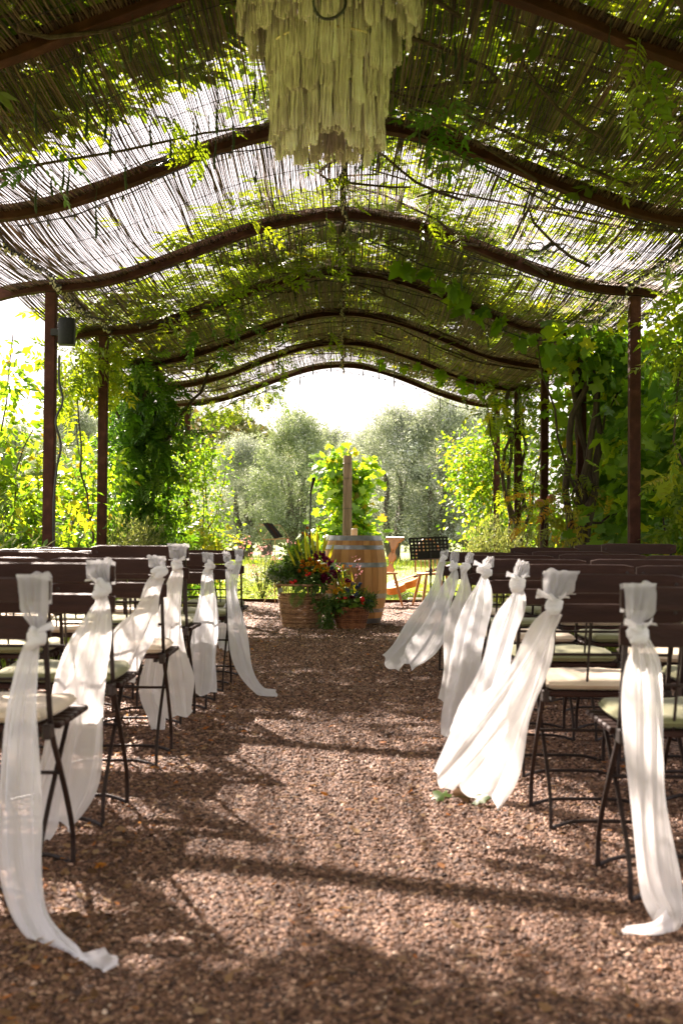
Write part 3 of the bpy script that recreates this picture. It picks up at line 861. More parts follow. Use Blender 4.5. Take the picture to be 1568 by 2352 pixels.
# gap filler plants between the wisteria column and the rose, on the outer side
b = (-3.0, 14.5, 0)
plant('garden_shrub', 'sunlit shrub seen behind the dark wisteria column on the left', 'shrub', b, [
    ([OVATE], [((-2.75, 14.4, 1.0), (.45, .7, .95), 112, 15, .15), ((-2.6, 15.3, .8), (.35, .5, .8), 75, 15, .13)], (0.052, 0.087), 'broad', .4, .6)],
    twigs((-3.0, 14.5, 0), [(-2.6, 14.3, 1.9), (-2.9, 14.9, 2.0), (-2.4, 15.0, 1.6)], g), seed=8)

# --- right side
b = (2.55, 8.5, 0)
plant('wisteria_vine', 'bright wisteria hanging over the nearest right post at the picture edge', 'climbing plant', b, [
    (PIN, [((2.55, 8.45, 2.45), (.16, .3, .3), 18, 5, .10), ((2.68, 8.5, 1.5), (.18, .3, .7), 32, 5, .10), ((2.66, 8.6, .75), (.2, .3, .5), 18, 5, .10), ((2.42, 8.0, 2.66), (.12, .4, .10), 9, 4, .08), ((2.95, 8.9, 2.3), (.25, .4, .6), 24, 5, .12)], (.20, .34), 'wisteria', .8, .6)],
    twigs((2.62, 8.7, 0), [(2.5, 8.4, 2.7), (2.65, 8.4, 2.0), (2.35, 8.2, 2.8)], g, .014, .1, 14), seed=11)
gv_base = (2.25, 10.8, 0)
gv = plant('grape_vine', 'twisted dark vine trunks with big grape leaves on the thick right post', 'climbing plant', gv_base, [
    (GRAPE, [((2.4, 10.7, 2.55), (.4, .45, .22), 36, 8, .12), ((2.8, 11.0, 1.9), (.3, .45, .6), 50, 8, .14), ((2.15, 10.3, 2.68), (.3, .45, .10), 16, 6, .08)], (0.089, 0.155), 'grape', .7, .6),
    (PIN, [((2.0, 10.65, 1.25), (.15, .2, .4), 13, 3, .08), ((2.45, 10.6, .9), (.2, .2, .4), 11, 3, .08)], (.16, .24), 'wisteria_gold', .6, .5)],
    [(wander((2.2 + .1 * math.cos(a), 10.8 + .1 * math.sin(a), 0), (2.2 + .05 * math.cos(a + 2), 10.8 + .05 * math.sin(a + 2), 2.85), .07, 16, g, .07, a), [.042 - .0012 * j for j in range(16)]) for a in (0, 1.2, 2.4, 3.6, 4.8)]
    + twigs((2.2, 10.8, 1.2), [(1.7, 10.4, 2.75), (2.6, 10.5, 2.6), (2.0, 10.5, 1.5), (2.5, 10.6, 1.2)], g, .016), seed=12)
def gchild(o):
    o.parent = gv; o.location = -Vector(gv_base); return o
for k, (px, py, n, size) in enumerate([(925, 590, 3, (.13, .19)), (975, 600, 3, (.12, .18)), (1035, 632, 3, (.15, .2)), (1050, 665, 3, (.16, .22)), (1062, 690, 2, (.14, .2)), (1100, 705, 3, (.12, .18)), (1150, 720, 3, (.12, .18)),
                                       (1190, 755, 3, (.14, .2)), (1250, 770, 4, (.14, .2)), (925, 835, 2, (.10, .14)), (965, 828, 2, (.11, .16)), (1010, 835, 3, (.12, .17)), (1015, 865, 2, (.10, .14)), (1055, 860, 3, (.11, .16)), (1075, 880, 2, (.11, .16)),
                                       (1100, 895, 3, (.11, .16)), (1135, 905, 3, (.12, .17)), (1120, 870, 2, (.11, .16)), (880, 822, 2, (.09, .13)), (1000, 640, 2, (.12, .16)), (1300, 800, 4, (.16, .22))]):
    spray(px, py, n, size, .8, M['grape'] if k % 3 else M['broad'], 60 + k, gchild, GRAPE, lead=.10)
b = (2.75, 9.6, 0)
plant('grape_vine', 'dark wall of large grape leaves behind the nearest right post', 'climbing plant', b, [
    (GRAPE, [((2.75, 9.7, 1.0), (.42, .6, .95), 90, 11, .15), ((2.9, 9.9, 2.0), (.4, .6, .6), 40, 10, .15), ((2.6, 9.5, .4), (.3, .5, .4), 50, 10, .12)], (0.089, 0.163), 'grape', .8, .5)],
    twigs((2.75, 9.6, 0), [(2.6, 9.5, 2.0), (3.0, 9.8, 2.4), (2.5, 9.7, 1.4)], g, .014), seed=13)
b = (3.2, 12.2, 0)
plant('grape_vine', 'tall backlit grape vine filling the gap between the right posts', 'climbing plant', b, [
    (GRAPE, [((3.0, 12.2, 1.2), (.5, .8, 1.1), 162, 13, .17), ((3.0, 12.3, 2.4), (.5, .8, .55), 100, 13, .17), ((3.5, 11.6, 1.8), (.5, .9, 1.4), 62, 11, .18)], (0.088, 0.150), 'broad', .7, .5)],
    twigs((3.2, 12.2, 0), [(2.8, 12.1, 2.3), (3.1, 12.3, 2.8), (2.6, 12.0, 1.6)], g, .014), seed=14)
b = (2.95, 14.3, 0)
plant('climbing_shrub', 'sunlit leafy shrub behind the bare middle post on the right', 'shrub', b, [
    ([OVATE], [((2.85, 14.3, 1.2), (.45, .8, 1.15), 162, 18, .15), ((2.8, 14.5, 2.3), (.45, .7, .5), 87, 17, .14)], (0.052, 0.093), 'broad', .4, .6),
    (PIN, [((2.25, 13.6, 1.2), (.15, .25, .4), 12, 4, .1)], (.16, .22), 'wisteria_gold', .6, .5)],
    twigs((2.95, 14.3, 0), [(2.6, 14.0, 2.2), (2.9, 14.3, 2.7), (2.4, 13.9, 1.6)], g), seed=15)
b = (2.35, 17.2, 0)
plant('climbing_shrub', 'glowing yellow-green shrub around the farthest right post', 'shrub', b, [
    ([OVATE], [((2.3, 17.3, 1.5), (.6, .5, .9), 212, 18, .14), ((2.1, 17.3, 2.1), (.5, .4, .6), 100, 17, .13), ((2.6, 17.4, .7), (.7, .5, .6), 112, 18, .14), ((1.85, 17.2, 1.95), (.3, .3, .5), 37, 13, .09)], (0.046, 0.081), 'broad', .4, .6)],
    twigs([(2.35, 17.2, 0), (2.2, 17, 0)], [(1.75, 17.1, 2.3), (2.0, 17.1, 2.6), (2.4, 17.1, 2.4), (1.7, 17.1, 1.6), (2.6, 17.2, 2.0)], g, .014, .12, 12), seed=16)
b = (2.2, arch_y(6), 0)
plant('wisteria_vine', 'thin twisted wisteria stems on the second farthest right post', 'climbing plant', b, [
    (PIN, [((2.15, arch_y(6), 2.6), (.3, .3, .18), 18, 4, .1), ((2.15, arch_y(6) - .05, 1.6), (.15, .15, .5), 7, 3, .08), ((1.95, arch_y(6) - .2, 2.7), (.3, .4, .08), 9, 4, .08)], (.18, .26), 'wisteria', .8, .5)],
    [(wander((2.2 + .08 * math.cos(a), arch_y(6) + .08 * math.sin(a), 0), (2.15 + .05 * math.cos(a + 2), arch_y(6), 2.8), .10, 16, g, .05, a), [.032 - .001 * j for j in range(16)]) for a in (0, 1.6, 3.2, 4.6)]
    + twigs((2.25, arch_y(6), .6), [(1.75, arch_y(6) - .1, 2.75), (2.55, arch_y(6) - .2, 2.7)], g, .018, .1), seed=17)
b = (1.95, 14.2, 0)
plant('herb_bush', 'pale feathery low hedge in front of the glowing shrub on the right', 'bush', b, [
    ([NARROW], [((1.85, 14.4, .55), (.38, .35, .62), 170, 30, .06), ((2.25, 14.2, .55), (.35, .4, .6), 130, 28, .06), ((1.65, 14.3, .45), (.2, .3, .5), 70, 28, .05)], (.035, .07), 'rosemary', -.7, .3)],
    twigs((1.95, 14.2, 0), [(1.8, 14.3, 1.1), (2.0, 14.2, 1.15), (2.2, 14.3, 1.1), (1.65, 14.2, 1.0)], g, .006, .03), seed=18)
b = (2.45, 11.9, 0)
plant('herb_bush', 'greyish feathery bush at the foot of the thick vine trunks', 'bush', b, [
    ([NARROW], [((2.4, 12.0, .5), (.35, .4, .6), 120, 28, .06)], (.035, .07), 'rosemary', -.6, .3)],
    twigs((2.45, 11.9, 0), [(2.4, 11.9, 1.0), (2.55, 12.0, 1.05), (2.3, 12.1, 1.0)], g, .006, .03), seed=19)

# roses on the right: salmon blooms by the bare middle post
def bloom_mesh(name, R, layers, petals, mat, seed, cup=.6):
    g = random.Random(seed); mb = MB()
    for l in range(layers):
        q = (l + 1) / layers
        for p in range(petals):
            a = 2 * PI * (p + .5 * l) / petals + g.uniform(-.15, .15)
            lean = (1 - q) * 1.2 + cup * .5
            rr = R * (.35 + .65 * q); hh = R * (.9 - .6 * q) * (1 if cup > .3 else .5)
            w = R * (.42 if petals < 9 else .2)
            d = Vector((math.cos(a), math.sin(a), 0)); s = Vector((-d.y, d.x, 0))
            V = [d * rr * .12, d * rr * .6 + s * w + Vector((0, 0, hh * .7)), d * rr + s * w * .5 + Vector((0, 0, hh)), d * rr - s * w * .5 + Vector((0, 0, hh)), d * rr * .6 - s * w + Vector((0, 0, hh * .7))]
            mb.add(V, [(0, 1, 2, 3, 4)], g.uniform(.2, 1))
    return mb.mesh(name, mat)
rose_me = bloom_mesh('bloom', .05, 4, 6, M['f_rose'], 3, .8)
rr = tag(empty('rose_bush', (2.0, 12.4, 0)), 'thin rose stems with two salmon blooms beside the bare right post', 'rose bush')
for px, py in ((1238, 1157), (1258, 1150), (1266, 1146)):
    p = at(px, py, 12.35)
    o = link('bloom', rose_me, rr); o.location = p - Vector((2.0, 12.4, 0)); o.rotation_euler = (1.1, .3 * (px - 1250) / 10, px)
    o.scale = (1, 1, 1)
    MB().tube([(0, 0, 0), (.05, -.02, .6), p - Vector((2.0, 12.4, 0))], [.006, .005, .003], 5).build('stem', M['twig'], rr)

# taller weeds and grass along both sides, lawn grass beyond
def tufts(name, label, x0, x1, y0, y1, n, h0, h1, seed, mat='grass', dens=None):
    g = np.random.default_rng(seed)
    x = g.uniform(x0, x1, n); y = g.uniform(y0, y1, n)
    k = (np.sin(x * 5 + 1) * np.sin(y * 3.1) + g.normal(0, .6, n)) > -.5
    x, y = x[k], y[k]; n = len(x)
    p = np.stack([x, y, np.full(n, -.02)], -1)
    ax = unit(np.stack([g.normal(0, .35, n), g.normal(0, .35, n), np.ones(n)], -1))
    R = frames(ax, g.normal(0, 1, (n, 3)))
    h = g.uniform(h0, h1, n)
    V, F, r = scatter(BLADE, p, R, np.stack([h * 0 + .12 + h * .4, h, h], -1) , g.uniform(0, 1, n))
    o = link(name, np_mesh(name, V, F, M[mat], r))
    return tag(o, label, 'grass', kind='stuff')
tufts('side_grass', 'tufts of green grass and weeds under the outer chairs on the left', -2.9, -2.02, 3.5, 16.5, 9000, .05, .22, 1)
tufts('side_grass', 'tufts of green grass and weeds under the outer chairs on the right', 2.02, 2.9, 3.5, 16.5, 9000, .05, .22, 2)
tufts('lawn_grass', 'sunlit short lawn grass behind the barrel', -4.5, 4.5, 16.96, 24, 52000, .03, .075, 3)
tufts('meadow_grass', 'longer sunlit grass under the olive trees', -9, 9, 24, 46, 36000, .04, .12, 4)
tufts('meadow_grass', 'taller tufts of weeds below the olive row', -7, 7, 37, 42, 6000, .15, .4, 5)

# gaura: airy pink flowers left of the barrel at the lawn edge
ga = tag(empty('gaura_plant', (-1.15, 17.4, 0)), 'airy plant with small pink flowers beyond the folding music stand', 'flower plant')
g = np.random.default_rng(44)
mbp = MB(); mbs = MB()
for i in range(30):
    a = g.uniform(0, 2 * PI); rr_ = g.uniform(.05, .45); hh = g.uniform(.35, .95)
    tip = Vector((rr_ * math.cos(a) * 1.2, rr_ * math.sin(a) * .5, hh))
    mbs.tube([(0, 0, 0), tip * .55 + Vector((0, 0, .08)), tip], [.004, .003, .002], 4)
    for q in range(3):
        c = tip + Vector(g.normal(0, .03, 3))
        d = Vector(g.normal(0, 1, 3)).normalized(); e_ = d.orthogonal().normalized(); f_ = d.cross(e_)
        s = .022
        mbp.add([c, c + e_ * s, c + (e_ + f_) * s * .8, c + f_ * s], [(0, 1, 2, 3)])
        mbp.add([c, c - e_ * s, c - (e_ + f_) * s * .8, c - f_ * s], [(0, 1, 2, 3)])
mbs.build('stem', M['twig'], ga); mbp.build('flowers', M['f_pink'], ga)['kind'] = 'stuff'
o = foliage('foliage', [NARROW], [((0, 0, .25), (.45, .25, .3), 60, 14, .06)], (.06, .11), M['rosemary'], g, ga, hang=-.3)

# ------------------------------------------------------------------ olive trees, vine post, wood and hill
def olive_meshes(seed, hgt, wid, mat):
    g = np.random.default_rng(seed)
    blobs = []
    p_all = []; o_all = []; t_all = []
    nC = 150
    z0 = .9
    cz = g.uniform(0, 1, nC) ** .85
    prof = np.sin(np.clip(cz * .86 + .14, 0, 1) * PI) ** .55
    a = g.uniform(0, 2 * PI, nC); rr = wid * prof * g.uniform(.35, 1, nC) ** .6
    lob = 1 + .28 * np.sin(a * 3 + seed) * np.sin(cz * 6 + seed)
    cc = np.stack([np.cos(a) * rr * lob, np.sin(a) * rr * lob, z0 + cz * (hgt - z0)], -1)
    per = 170
    idx = np.repeat(np.arange(nC), per)
    cs = g.uniform(.09, .25, nC)
    off = g.normal(0, 1, (len(idx), 3)) * cs[idx][:, None]
    # clumps hang at the sides, shoot up at the top
    vert = np.where(cz > .62, .7, .05)[idx]
    stretch = g.uniform(0, 1, len(idx)) * vert * np.where(cz > .62, .5, .22)[idx]
    off[:, 2] += stretch
    p = cc[idx] + off
    out = unit(np.stack([p[:, 0], p[:, 1], np.zeros(len(p))], -1)) * .6 + np.array([0, 0, 1]) * vert[:, None]
    tone = np.clip(g.normal(.5, .24, nC), 0, 1)[idx]
    # dense core so that the crown is not see-through
    n2 = 4500
    c2 = g.uniform(0, 1, n2); a2 = g.uniform(0, 2 * PI, n2); r2 = wid * .75 * np.sin(np.clip(c2 * .86 + .14, 0, 1) * PI) ** .55 * np.sqrt(g.uniform(0, 1, n2))
    p2 = np.stack([np.cos(a2) * r2, np.sin(a2) * r2, z0 + c2 * (hgt - z0) * .95], -1)
    p = np.concatenate([p, p2]); out = np.concatenate([out, rand_dirs(n2, g)]); tone = np.concatenate([tone, np.full(n2, .35)])
    # long whippy shoots on top
    for i in range(46):
        a1 = g.uniform(0, 2 * PI); r1 = wid * g.uniform(0, .75); zt = hgt - .35 * (r1 / wid) * hgt * .5
        L = g.uniform(.5, 1.1); q = g.uniform(0, 1, 40)
        base = np.array([math.cos(a1) * r1, math.sin(a1) * r1, zt - .25]); d = unit(np.array([math.cos(a1) * .25, math.sin(a1) * .25, 1.0]))
        p = np.concatenate([p, base + d * (q * L)[:, None] + g.normal(0, .025, (40, 3))]); out = np.concatenate([out, np.repeat(d[None], 40, 0) + g.normal(0, .4, (40, 3))]); tone = np.concatenate([tone, np.full(40, .6)])
    V, F, r = leaf_cloud([NARROW], p, unit(out), (.09, .15), g, .3, .0, .9, tone)
    crown = np_mesh('crown', V, F, mat, r)
    mb = MB()
    for i in range(5):
        a = i * 2 * PI / 5 + seed
        mb.tube(wander((.10 * math.cos(a), .10 * math.sin(a), -.05), (.5 * math.cos(a) * wid * .6, .5 * math.sin(a) * wid * .6, hgt * .62), .12, 10, g), [.17 * (1 - .085 * j) for j in range(10)], 7)
    trunk = mb.mesh('trunk', M['olivebark'], True)
    return crown, trunk
OL = [olive_meshes(1, 5.6, 1.55, M['olive']), olive_meshes(2, 6.0, 1.7, M['olive']), olive_meshes(3, 5.2, 1.5, M['olive_green'])]
def olive(px, Y, k, s, label, rz=0.0, sz=None):
    p = at(px, 1230, Y)
    e = tag(empty('olive_tree', (p.x, Y, -.02), rz), label, 'olive tree', 'olive trees behind the pergola')
    e.scale = (s, s, (sz or s) * 1.1)
    link('crown', OL[k][0], e); link('trunk', OL[k][1], e)
OLV = [(562, 44, 0, .95, 'grey-green olive tree left of the microphone stand, below the wooded hill', .3, .70), (672, 41, 2, 1.0, 'greener olive tree directly behind the microphone', 1.2, .86), (752, 50, 1, 1.0, 'olive tree behind the left side of the grape post', 2.2, .78),
       (840, 48, 0, 1.05, 'olive tree behind the right side of the grape post', 3.4, .80), (905, 42, 1, .95, 'silvery olive tree with dark trunk above the wooden chair', 4.1, .79), (1010, 41, 0, 1.05, 'large olive tree behind the black music stand', 5.2, .88),
       (960, 52, 2, 1.1, 'tall pale olive tree between the two silvery ones', .9, .96), (1085, 43, 1, 1.0, 'olive tree partly hidden by the glowing shrub on the right', 2.9, .82), (500, 56, 1, .8, 'olive tree partly hidden by the climbing rose on the left', 5.6, .62), (612, 58, 0, .95, 'small olive tree in the gap between the two left ones', 3.0, .78),
       (1180, 46, 0, 1.0, 'olive tree seen between the far right posts', 1.0, .85)]
for a in OLV: olive(*a)
for px, Y, k, s, lb in ((165, 26, 0, .60, 'olive tree top against the sky beside the left speaker post'), (262, 30, 1, .62, 'olive tree glimpsed between the bare left posts'), (30, 33, 2, .66, 'olive tree behind the pale shrub at the left edge'), (390, 38, 0, .58, 'olive tree behind the dark wisteria column')):
    olive(px, Y, k, s, lb, px)

# hedgerow closing the view below the olive crowns
g = np.random.default_rng(66)
n = 15000
hx = g.uniform(-34, 34, n); hh = 2.5 + .5 * np.sin(hx * .7) + .35 * np.sin(hx * 1.9 + 1)
pz = np.stack([hx, 74 + g.uniform(-.8, .8, n), hh * g.uniform(0, 1, n) ** .8], -1)
V, F, r = leaf_cloud([OVATE], pz, rand_dirs(n, g), (.22, .42), g, .5, .1, .6, np.clip(.4 + .2 * np.sin(hx * 1.3), 0, 1))
hd = tag(empty('hedgerow', (0, 74, 0)), 'distant green hedgerow glimpsed below the olive crowns', 'hedge')
o = link('foliage', np_mesh('foliage', V, F, M['wood_far'], r), hd); o.location = (0, -74, 0)
# grape post
gp = at(797, 1230, 20.0)
e = tag(empty('vine_post', (gp.x, 20.0, 0)), 'tall weathered round wooden post behind the barrel', 'post')
pr = [(.082, -.05), (.081, .6), (.078, 1.4), (.074, 2.1), (.073, 2.29), (.066, 2.31)]
MB().lathe([(r, z) for r, z in pr], 18).build('shaft', M['weathered'], e, smooth=True)
wv = MB()
for z in (1.42, 1.93, 2.18):
    wv.tube([(.081 * math.cos(a), .081 * math.sin(a), z + .004 * math.sin(a)) for a in np.linspace(0, 2 * PI, 20)], .003, 4)
wv.build('wire', M['cable'], e)
b = (gp.x + .05, 20.6, 0)
plant('grape_vine', 'bright yellow-green grape vine rising behind the wooden post', 'climbing plant', b, [
    (GRAPE, [((gp.x - .20, 20.7, 2.12), (.32, .28, .26), 40, 5, .12), ((gp.x + .18, 20.7, 2.05), (.25, .25, .35), 30, 5, .11), ((gp.x - .02, 20.6, 1.5), (.34, .28, .5), 70, 5, .13), ((gp.x + .16, 20.6, .8), (.40, .3, .5), 56, 5, .14), ((gp.x - .22, 20.5, .8), (.30, .3, .45), 36, 5, .14)], (.10, .17), 'broad', .6, .5)],
    twigs((gp.x + .05, 20.6, 0), [(gp.x, 20.6, 2.3), (gp.x + .3, 20.5, 1.8), (gp.x - .35, 20.5, 1.6)], g, .016), seed=21)

# distant wooded hill
hl = MB()
def hillz(x, y): return 27 * math.exp(-(((x + 40) / 48) ** 2 + ((y - 300) / 95) ** 2)) + 9 * math.exp(-(((x - 90) / 120) ** 2 + ((y - 420) / 90) ** 2))
hl.grid(lambda u, v: (-260 + 520 * u, 170 + 330 * v, hillz(-260 + 520 * u, 170 + 330 * v) - .6), 60, 40)
tag(hl.build('hill', M['hill'], smooth=True), kind='structure')
g = np.random.default_rng(77)
parts = []
for i in range(1100):
    x = g.uniform(-120, 40); y = g.uniform(205, 330)
    hz = hillz(x, y)
    if hz < 3: continue
    R_ = g.uniform(1.6, 3.6); n = 34
    d = rand_dirs(n, g); d[:, 2] = np.abs(d[:, 2]) * 1.1
    p = np.array([x, y, hz + R_ * .5]) + d * R_ * g.uniform(.6, 1, (n, 1))
    parts.append(leaf_cloud([OVATE], p, d, (1.1, 2.2), g, .6, .2, .8, np.full(n, g.uniform(.1, .9))))
V, F, r = merge(parts)
o = link('hillside_wood', np_mesh('hillside_wood', V, F, M['wood_far'], r))
tag(o, 'mixed autumnal wood covering the distant hill', 'woodland', kind='stuff')

# ------------------------------------------------------------------ folding chairs
def curved_slat(width, h, th, bow, z, y, n=12):
    """backrest board: gently bowed, rounded ends"""
    mb = MB(); V = []; F = []
    for i in range(n + 1):
        u = -1 + 2 * i / n
        x = u * width / 2
        hh = h / 2 * (1 - .22 * max(0, (abs(u) - .93) / .07) ** 2)
        yy = y + bow * (u * u)
        ce = .0035
        for (a, b) in ((-1, -1), (1, -1), (1, 1), (-1, 1)):
            V.append((x, yy + a * th / 2, z + b * (hh - ce)))
        # rounded long edges: two extra points above and below
        V.append((x, yy, z + hh)); V.append((x, yy, z - hh))
    k = 6
    for i in range(n):
        o = i * k; p = o + k
        ring = [0, 5, 1, 2, 4, 3]
        for j in range(6):
            a = ring[j]; b = ring[(j + 1) % 6]
            F.append((o + a, o + b, p + b, p + a))
    F.append(tuple([0, 5, 1, 2, 4, 3])); F.append(tuple(n * k + q for q in (0, 5, 1, 2, 4, 3)))
    return mb.add(V, F)

def smooth_path(pts, n):
    """Catmull-Rom through points"""
    P = [Vector(p) for p in pts]; P = [P[0] * 2 - P[1]] + P + [P[-1] * 2 - P[-2]]
    out = []
    segs = len(P) - 3
    for i in range(n):
        t = i / (n - 1) * segs; k = min(int(t), segs - 1); t -= k
        a, b, c, d = P[k:k + 4]
        out.append(.5 * ((2 * b) + (c - a) * t + (2 * a - 5 * b + 4 * c - d) * t * t + (3 * b - a - 3 * c + d) * t ** 3))
    return out

CW = .44
def make_chair():
    e = empty('folding_chair')
    curved_slat(CW + .02, .066, .018, -.018, .826, -.045).build('back_slat', M['chairwood'], e, smooth=True)
    curved_slat(CW + .02, .066, .018, -.018, .727, -.033).build('back_slat', M['chairwood'], e, smooth=True)
    for sx in (-1, 1):
        x = sx * (CW / 2 - .014)
        up = smooth_path([(x, .335, 0), (x, .325, .10), (x, .25, .215), (x, .155, .33), (x, .065, .44), (x, .02, .58), (x, -.028, .78), (x, -.038, .85)], 26)
        MB().sweep(up, .013, .010, side=(1, 0, 0), z0=-.005).build('upright', M['chairmetal'], e)
        x2 = sx * (CW / 2 - .032)
        lg = smooth_path([(x2, 0, 0), (x2, .012, .10), (x2, .09, .20), (x2, .19, .30), (x2, .30, .40), (x2, .34, .437)], 20)
        MB().sweep(lg, .0115, .0095, side=(1, 0, 0), z0=-.005).build('leg', M['chairmetal'], e)
    # floor bars with bent ends, cross rods
    for y, xx in ((0.0, CW / 2 - .032), (.335, CW / 2 - .014)):
        MB().tube(smooth_path([(-xx, y, .006), (-xx + .05, y + .035, .014), (-xx + .11, y + .045, .02), (xx - .11, y + .045, .02), (xx - .05, y + .035, .014), (xx, y, .006)], 18), .0065, 6).build('floor_bar', M['chairmetal'], e, smooth=True)
    MB().tube([(-CW / 2 + .014, .172, .305), (CW / 2 - .014, .172, .305)], .006, 6).build('cross_rod', M['chairmetal'], e, smooth=True)
    MB().tube([(-CW / 2 + .014, .018, .585), (CW / 2 - .014, .018, .585)], .0055, 6).build('cross_rod', M['chairmetal'], e, smooth=True)
    for x in (-.062, .062):
        MB().tube([(x, -.02, .71), (x, .018, .585), (x, .055, .452)], .0045, 5).build('back_rod', M['chairmetal'], e, smooth=True)
    # seat: slats running sideways on two rails
    for i in range(7):
        y = .055 + i * .0585
        MB().box((0, y, .449), (CW + (.01 if i else -.04), .046, .017), bev=.004).build('seat_slat', M['chairwood'], e)
    for sx in (-1, 1):
        MB().box((sx * (CW / 2 - .045), .225, .433), (.016, .38, .014)).build('seat_rail', M['chairmetal'], e)
        MB().box((sx * (CW / 2 - .018), .045, .442), (.022, .05, .042), bev=.004).build('hinge_block', M['chairmetal'], e)
        for z, y in ((.826, -.0745), (.732, -.0625)):
            bo = MB().lathe([(.0, -.004), (.0065, -.003), (.0065, .001), (.0, .002)], 8).build('bolt', M['chairmetal'], e)
            bo.location = (sx * (CW / 2 - .016), y + .003, z); bo.rotation_euler = (PI / 2, 0, 0)
    return e

def cushion_mesh(name, mat, seed):
    g = random.Random(seed)
    w, d, h = .41, .39, .04
    mb = MB(); nu, nv = 17, 17
    def top(u, v, s):
        a = 2 * u - 1; b = 2 * v - 1
        a = math.copysign(1 - (1 - abs(a)) ** 1.9, a); b = math.copysign(1 - (1 - abs(b)) ** 1.9, b)
        # rounded square outline
        k = .86
        x = a * w / 2 * (1 - .07 * b * b * abs(a)); y = b * d / 2 * (1 - .07 * a * a * abs(b))
        e_ = max(abs(a), abs(b))
        f = (1 - e_ ** 14) ** .5
        n_ = .0035 * math.sin(a * 5 + seed) * math.cos(b * 4 + seed * 2) + .002 * math.sin(9 * a + 7 * b)
        return (x, y, h / 2 + s * (h / 2 * f + (n_ if s > 0 else 0) * f))
    mb.grid(lambda u, v: top(u, v, 1), nu, nv)
    mb.grid(lambda u, v: top(u, v, -1), nu, nv)
    # piping
    pth = []
    for i in range(48):
        t = i / 48 * 4; k = int(t); q = (t - k) * 2 - 1
        a, b = ((q, -1), (1, q), (-q, 1), (-1, -q))[k]
        p = top((a + 1) / 2, (b + 1) / 2, 1); pth.append((p[0] * 1.005, p[1] * 1.005, h / 2))
    pth.append(pth[0])
    mb.tube(pth, .0042, 5, caps=False)
    return mb.mesh(name, mat, True)
CUSH = {'cream': [cushion_mesh('cushion', M['cream'], s) for s in (1, 2)], 'sage': [cushion_mesh('cushion', M['sage'], s) for s in (3, 4)]}

proto = make_chair()
first = True
ROWN = ['nearest row', 'second row', 'third row', 'fourth row', 'fifth row', 'sixth row', 'last row']
COLN = ['aisle seat', 'middle seat', 'outer seat']
# rear-foot distance, x of the aisle-side end of the back, per row
LROWS = [(3.10, -.742), (3.82, -.715), (4.82, -.70), (5.66, -.715), (6.50, -.69), (7.27, -.675), (8.06, -.652)]
RROWS = [(3.14, .725), (3.93, .655), (4.72, .685), (5.55, .67), (6.42, .675), (7.22, .66), (8.08, .672)]
CUC = {'L': ['cream', 'sage', 'cream', 'sage', 'sage', 'sage', 'sage'], 'R': ['sage', 'cream', 'sage', 'cream', 'sage', 'cream', 'sage']}
jr = random.Random(9)
CH = {}
CZ = {('R', 0): .97, ('L', 0): .98}      # the nearest chairs stand a little deeper in the gravel
for side, rows in (('L', LROWS), ('R', RROWS)):
    sg = -1 if side == 'L' else 1
    for r_, (Y, xa) in enumerate(rows):
        for c_ in range(3):
            x = xa + sg * (CW / 2 + .01 + c_ * .475) + jr.uniform(-.008, .008) * (c_ > 0)
            y = Y + (jr.uniform(-.05, .05) if c_ else 0)
            if side == 'R' and r_ in (5, 6) and c_ == 2: y += .25
            rz = jr.uniform(-.05, .05) if c_ else jr.uniform(-.02, .02)
            o = proto if first else copy_tree(proto)
            first = False
            z = float(gh(x, y + .1)) + .002
            o.location = (x, y, z); o.rotation_euler = (0, 0, rz); o.scale = (1, 1, CZ[(side, r_)] if (side, r_) in CZ else .987)
            sd = 'left' if side == 'L' else 'right'
            cc = CUC[side][r_] if c_ == 0 else ('cream', 'sage')[(r_ + c_ + (side == 'R')) % 2]
            tag(o, f'dark slatted folding chair, {COLN[c_]}, {ROWN[r_]}, {sd} of the aisle', 'chair', 'folding chairs in rows')
            CH[(side, r_, c_)] = o
            q = link('seat_cushion', CUSH[cc][(r_ + c_) % 2])
            ca, sa = math.cos(rz), math.sin(rz)
            lx, ly = jr.uniform(-.008, .008), .225 + jr.uniform(-.01, .01)
            q.location = (x + ca * lx - sa * ly, y + sa * lx + ca * ly, z + .4585 * o.scale[2]); q.rotation_euler = (0, 0, rz + jr.uniform(-.03, .03))
            tag(q, f'{"cream" if cc == "cream" else "sage green"} seat cushion on the {COLN[c_]}, {ROWN[r_]}, {sd} of the aisle', 'cushion', 'seat cushions on the folding chairs')

# ------------------------------------------------------------------ voile sashes tied to the aisle chairs
def interp_path(keys, t):
    k = len(keys) - 1
    s = t * k; i = min(int(s), k - 1); f = s - i
    def cr(j):
        a = keys[max(i - 1, 0)][j]; b = keys[i][j]; c = keys[i + 1][j]; d = keys[min(i + 2, k)][j]
        return .5 * (2 * b + (c - a) * f + (2 * a - 5 * b + 4 * c - d) * f * f + (3 * b - a - 3 * c + d) * f ** 3)
    return [cr(j) for j in range(len(keys[0]))]

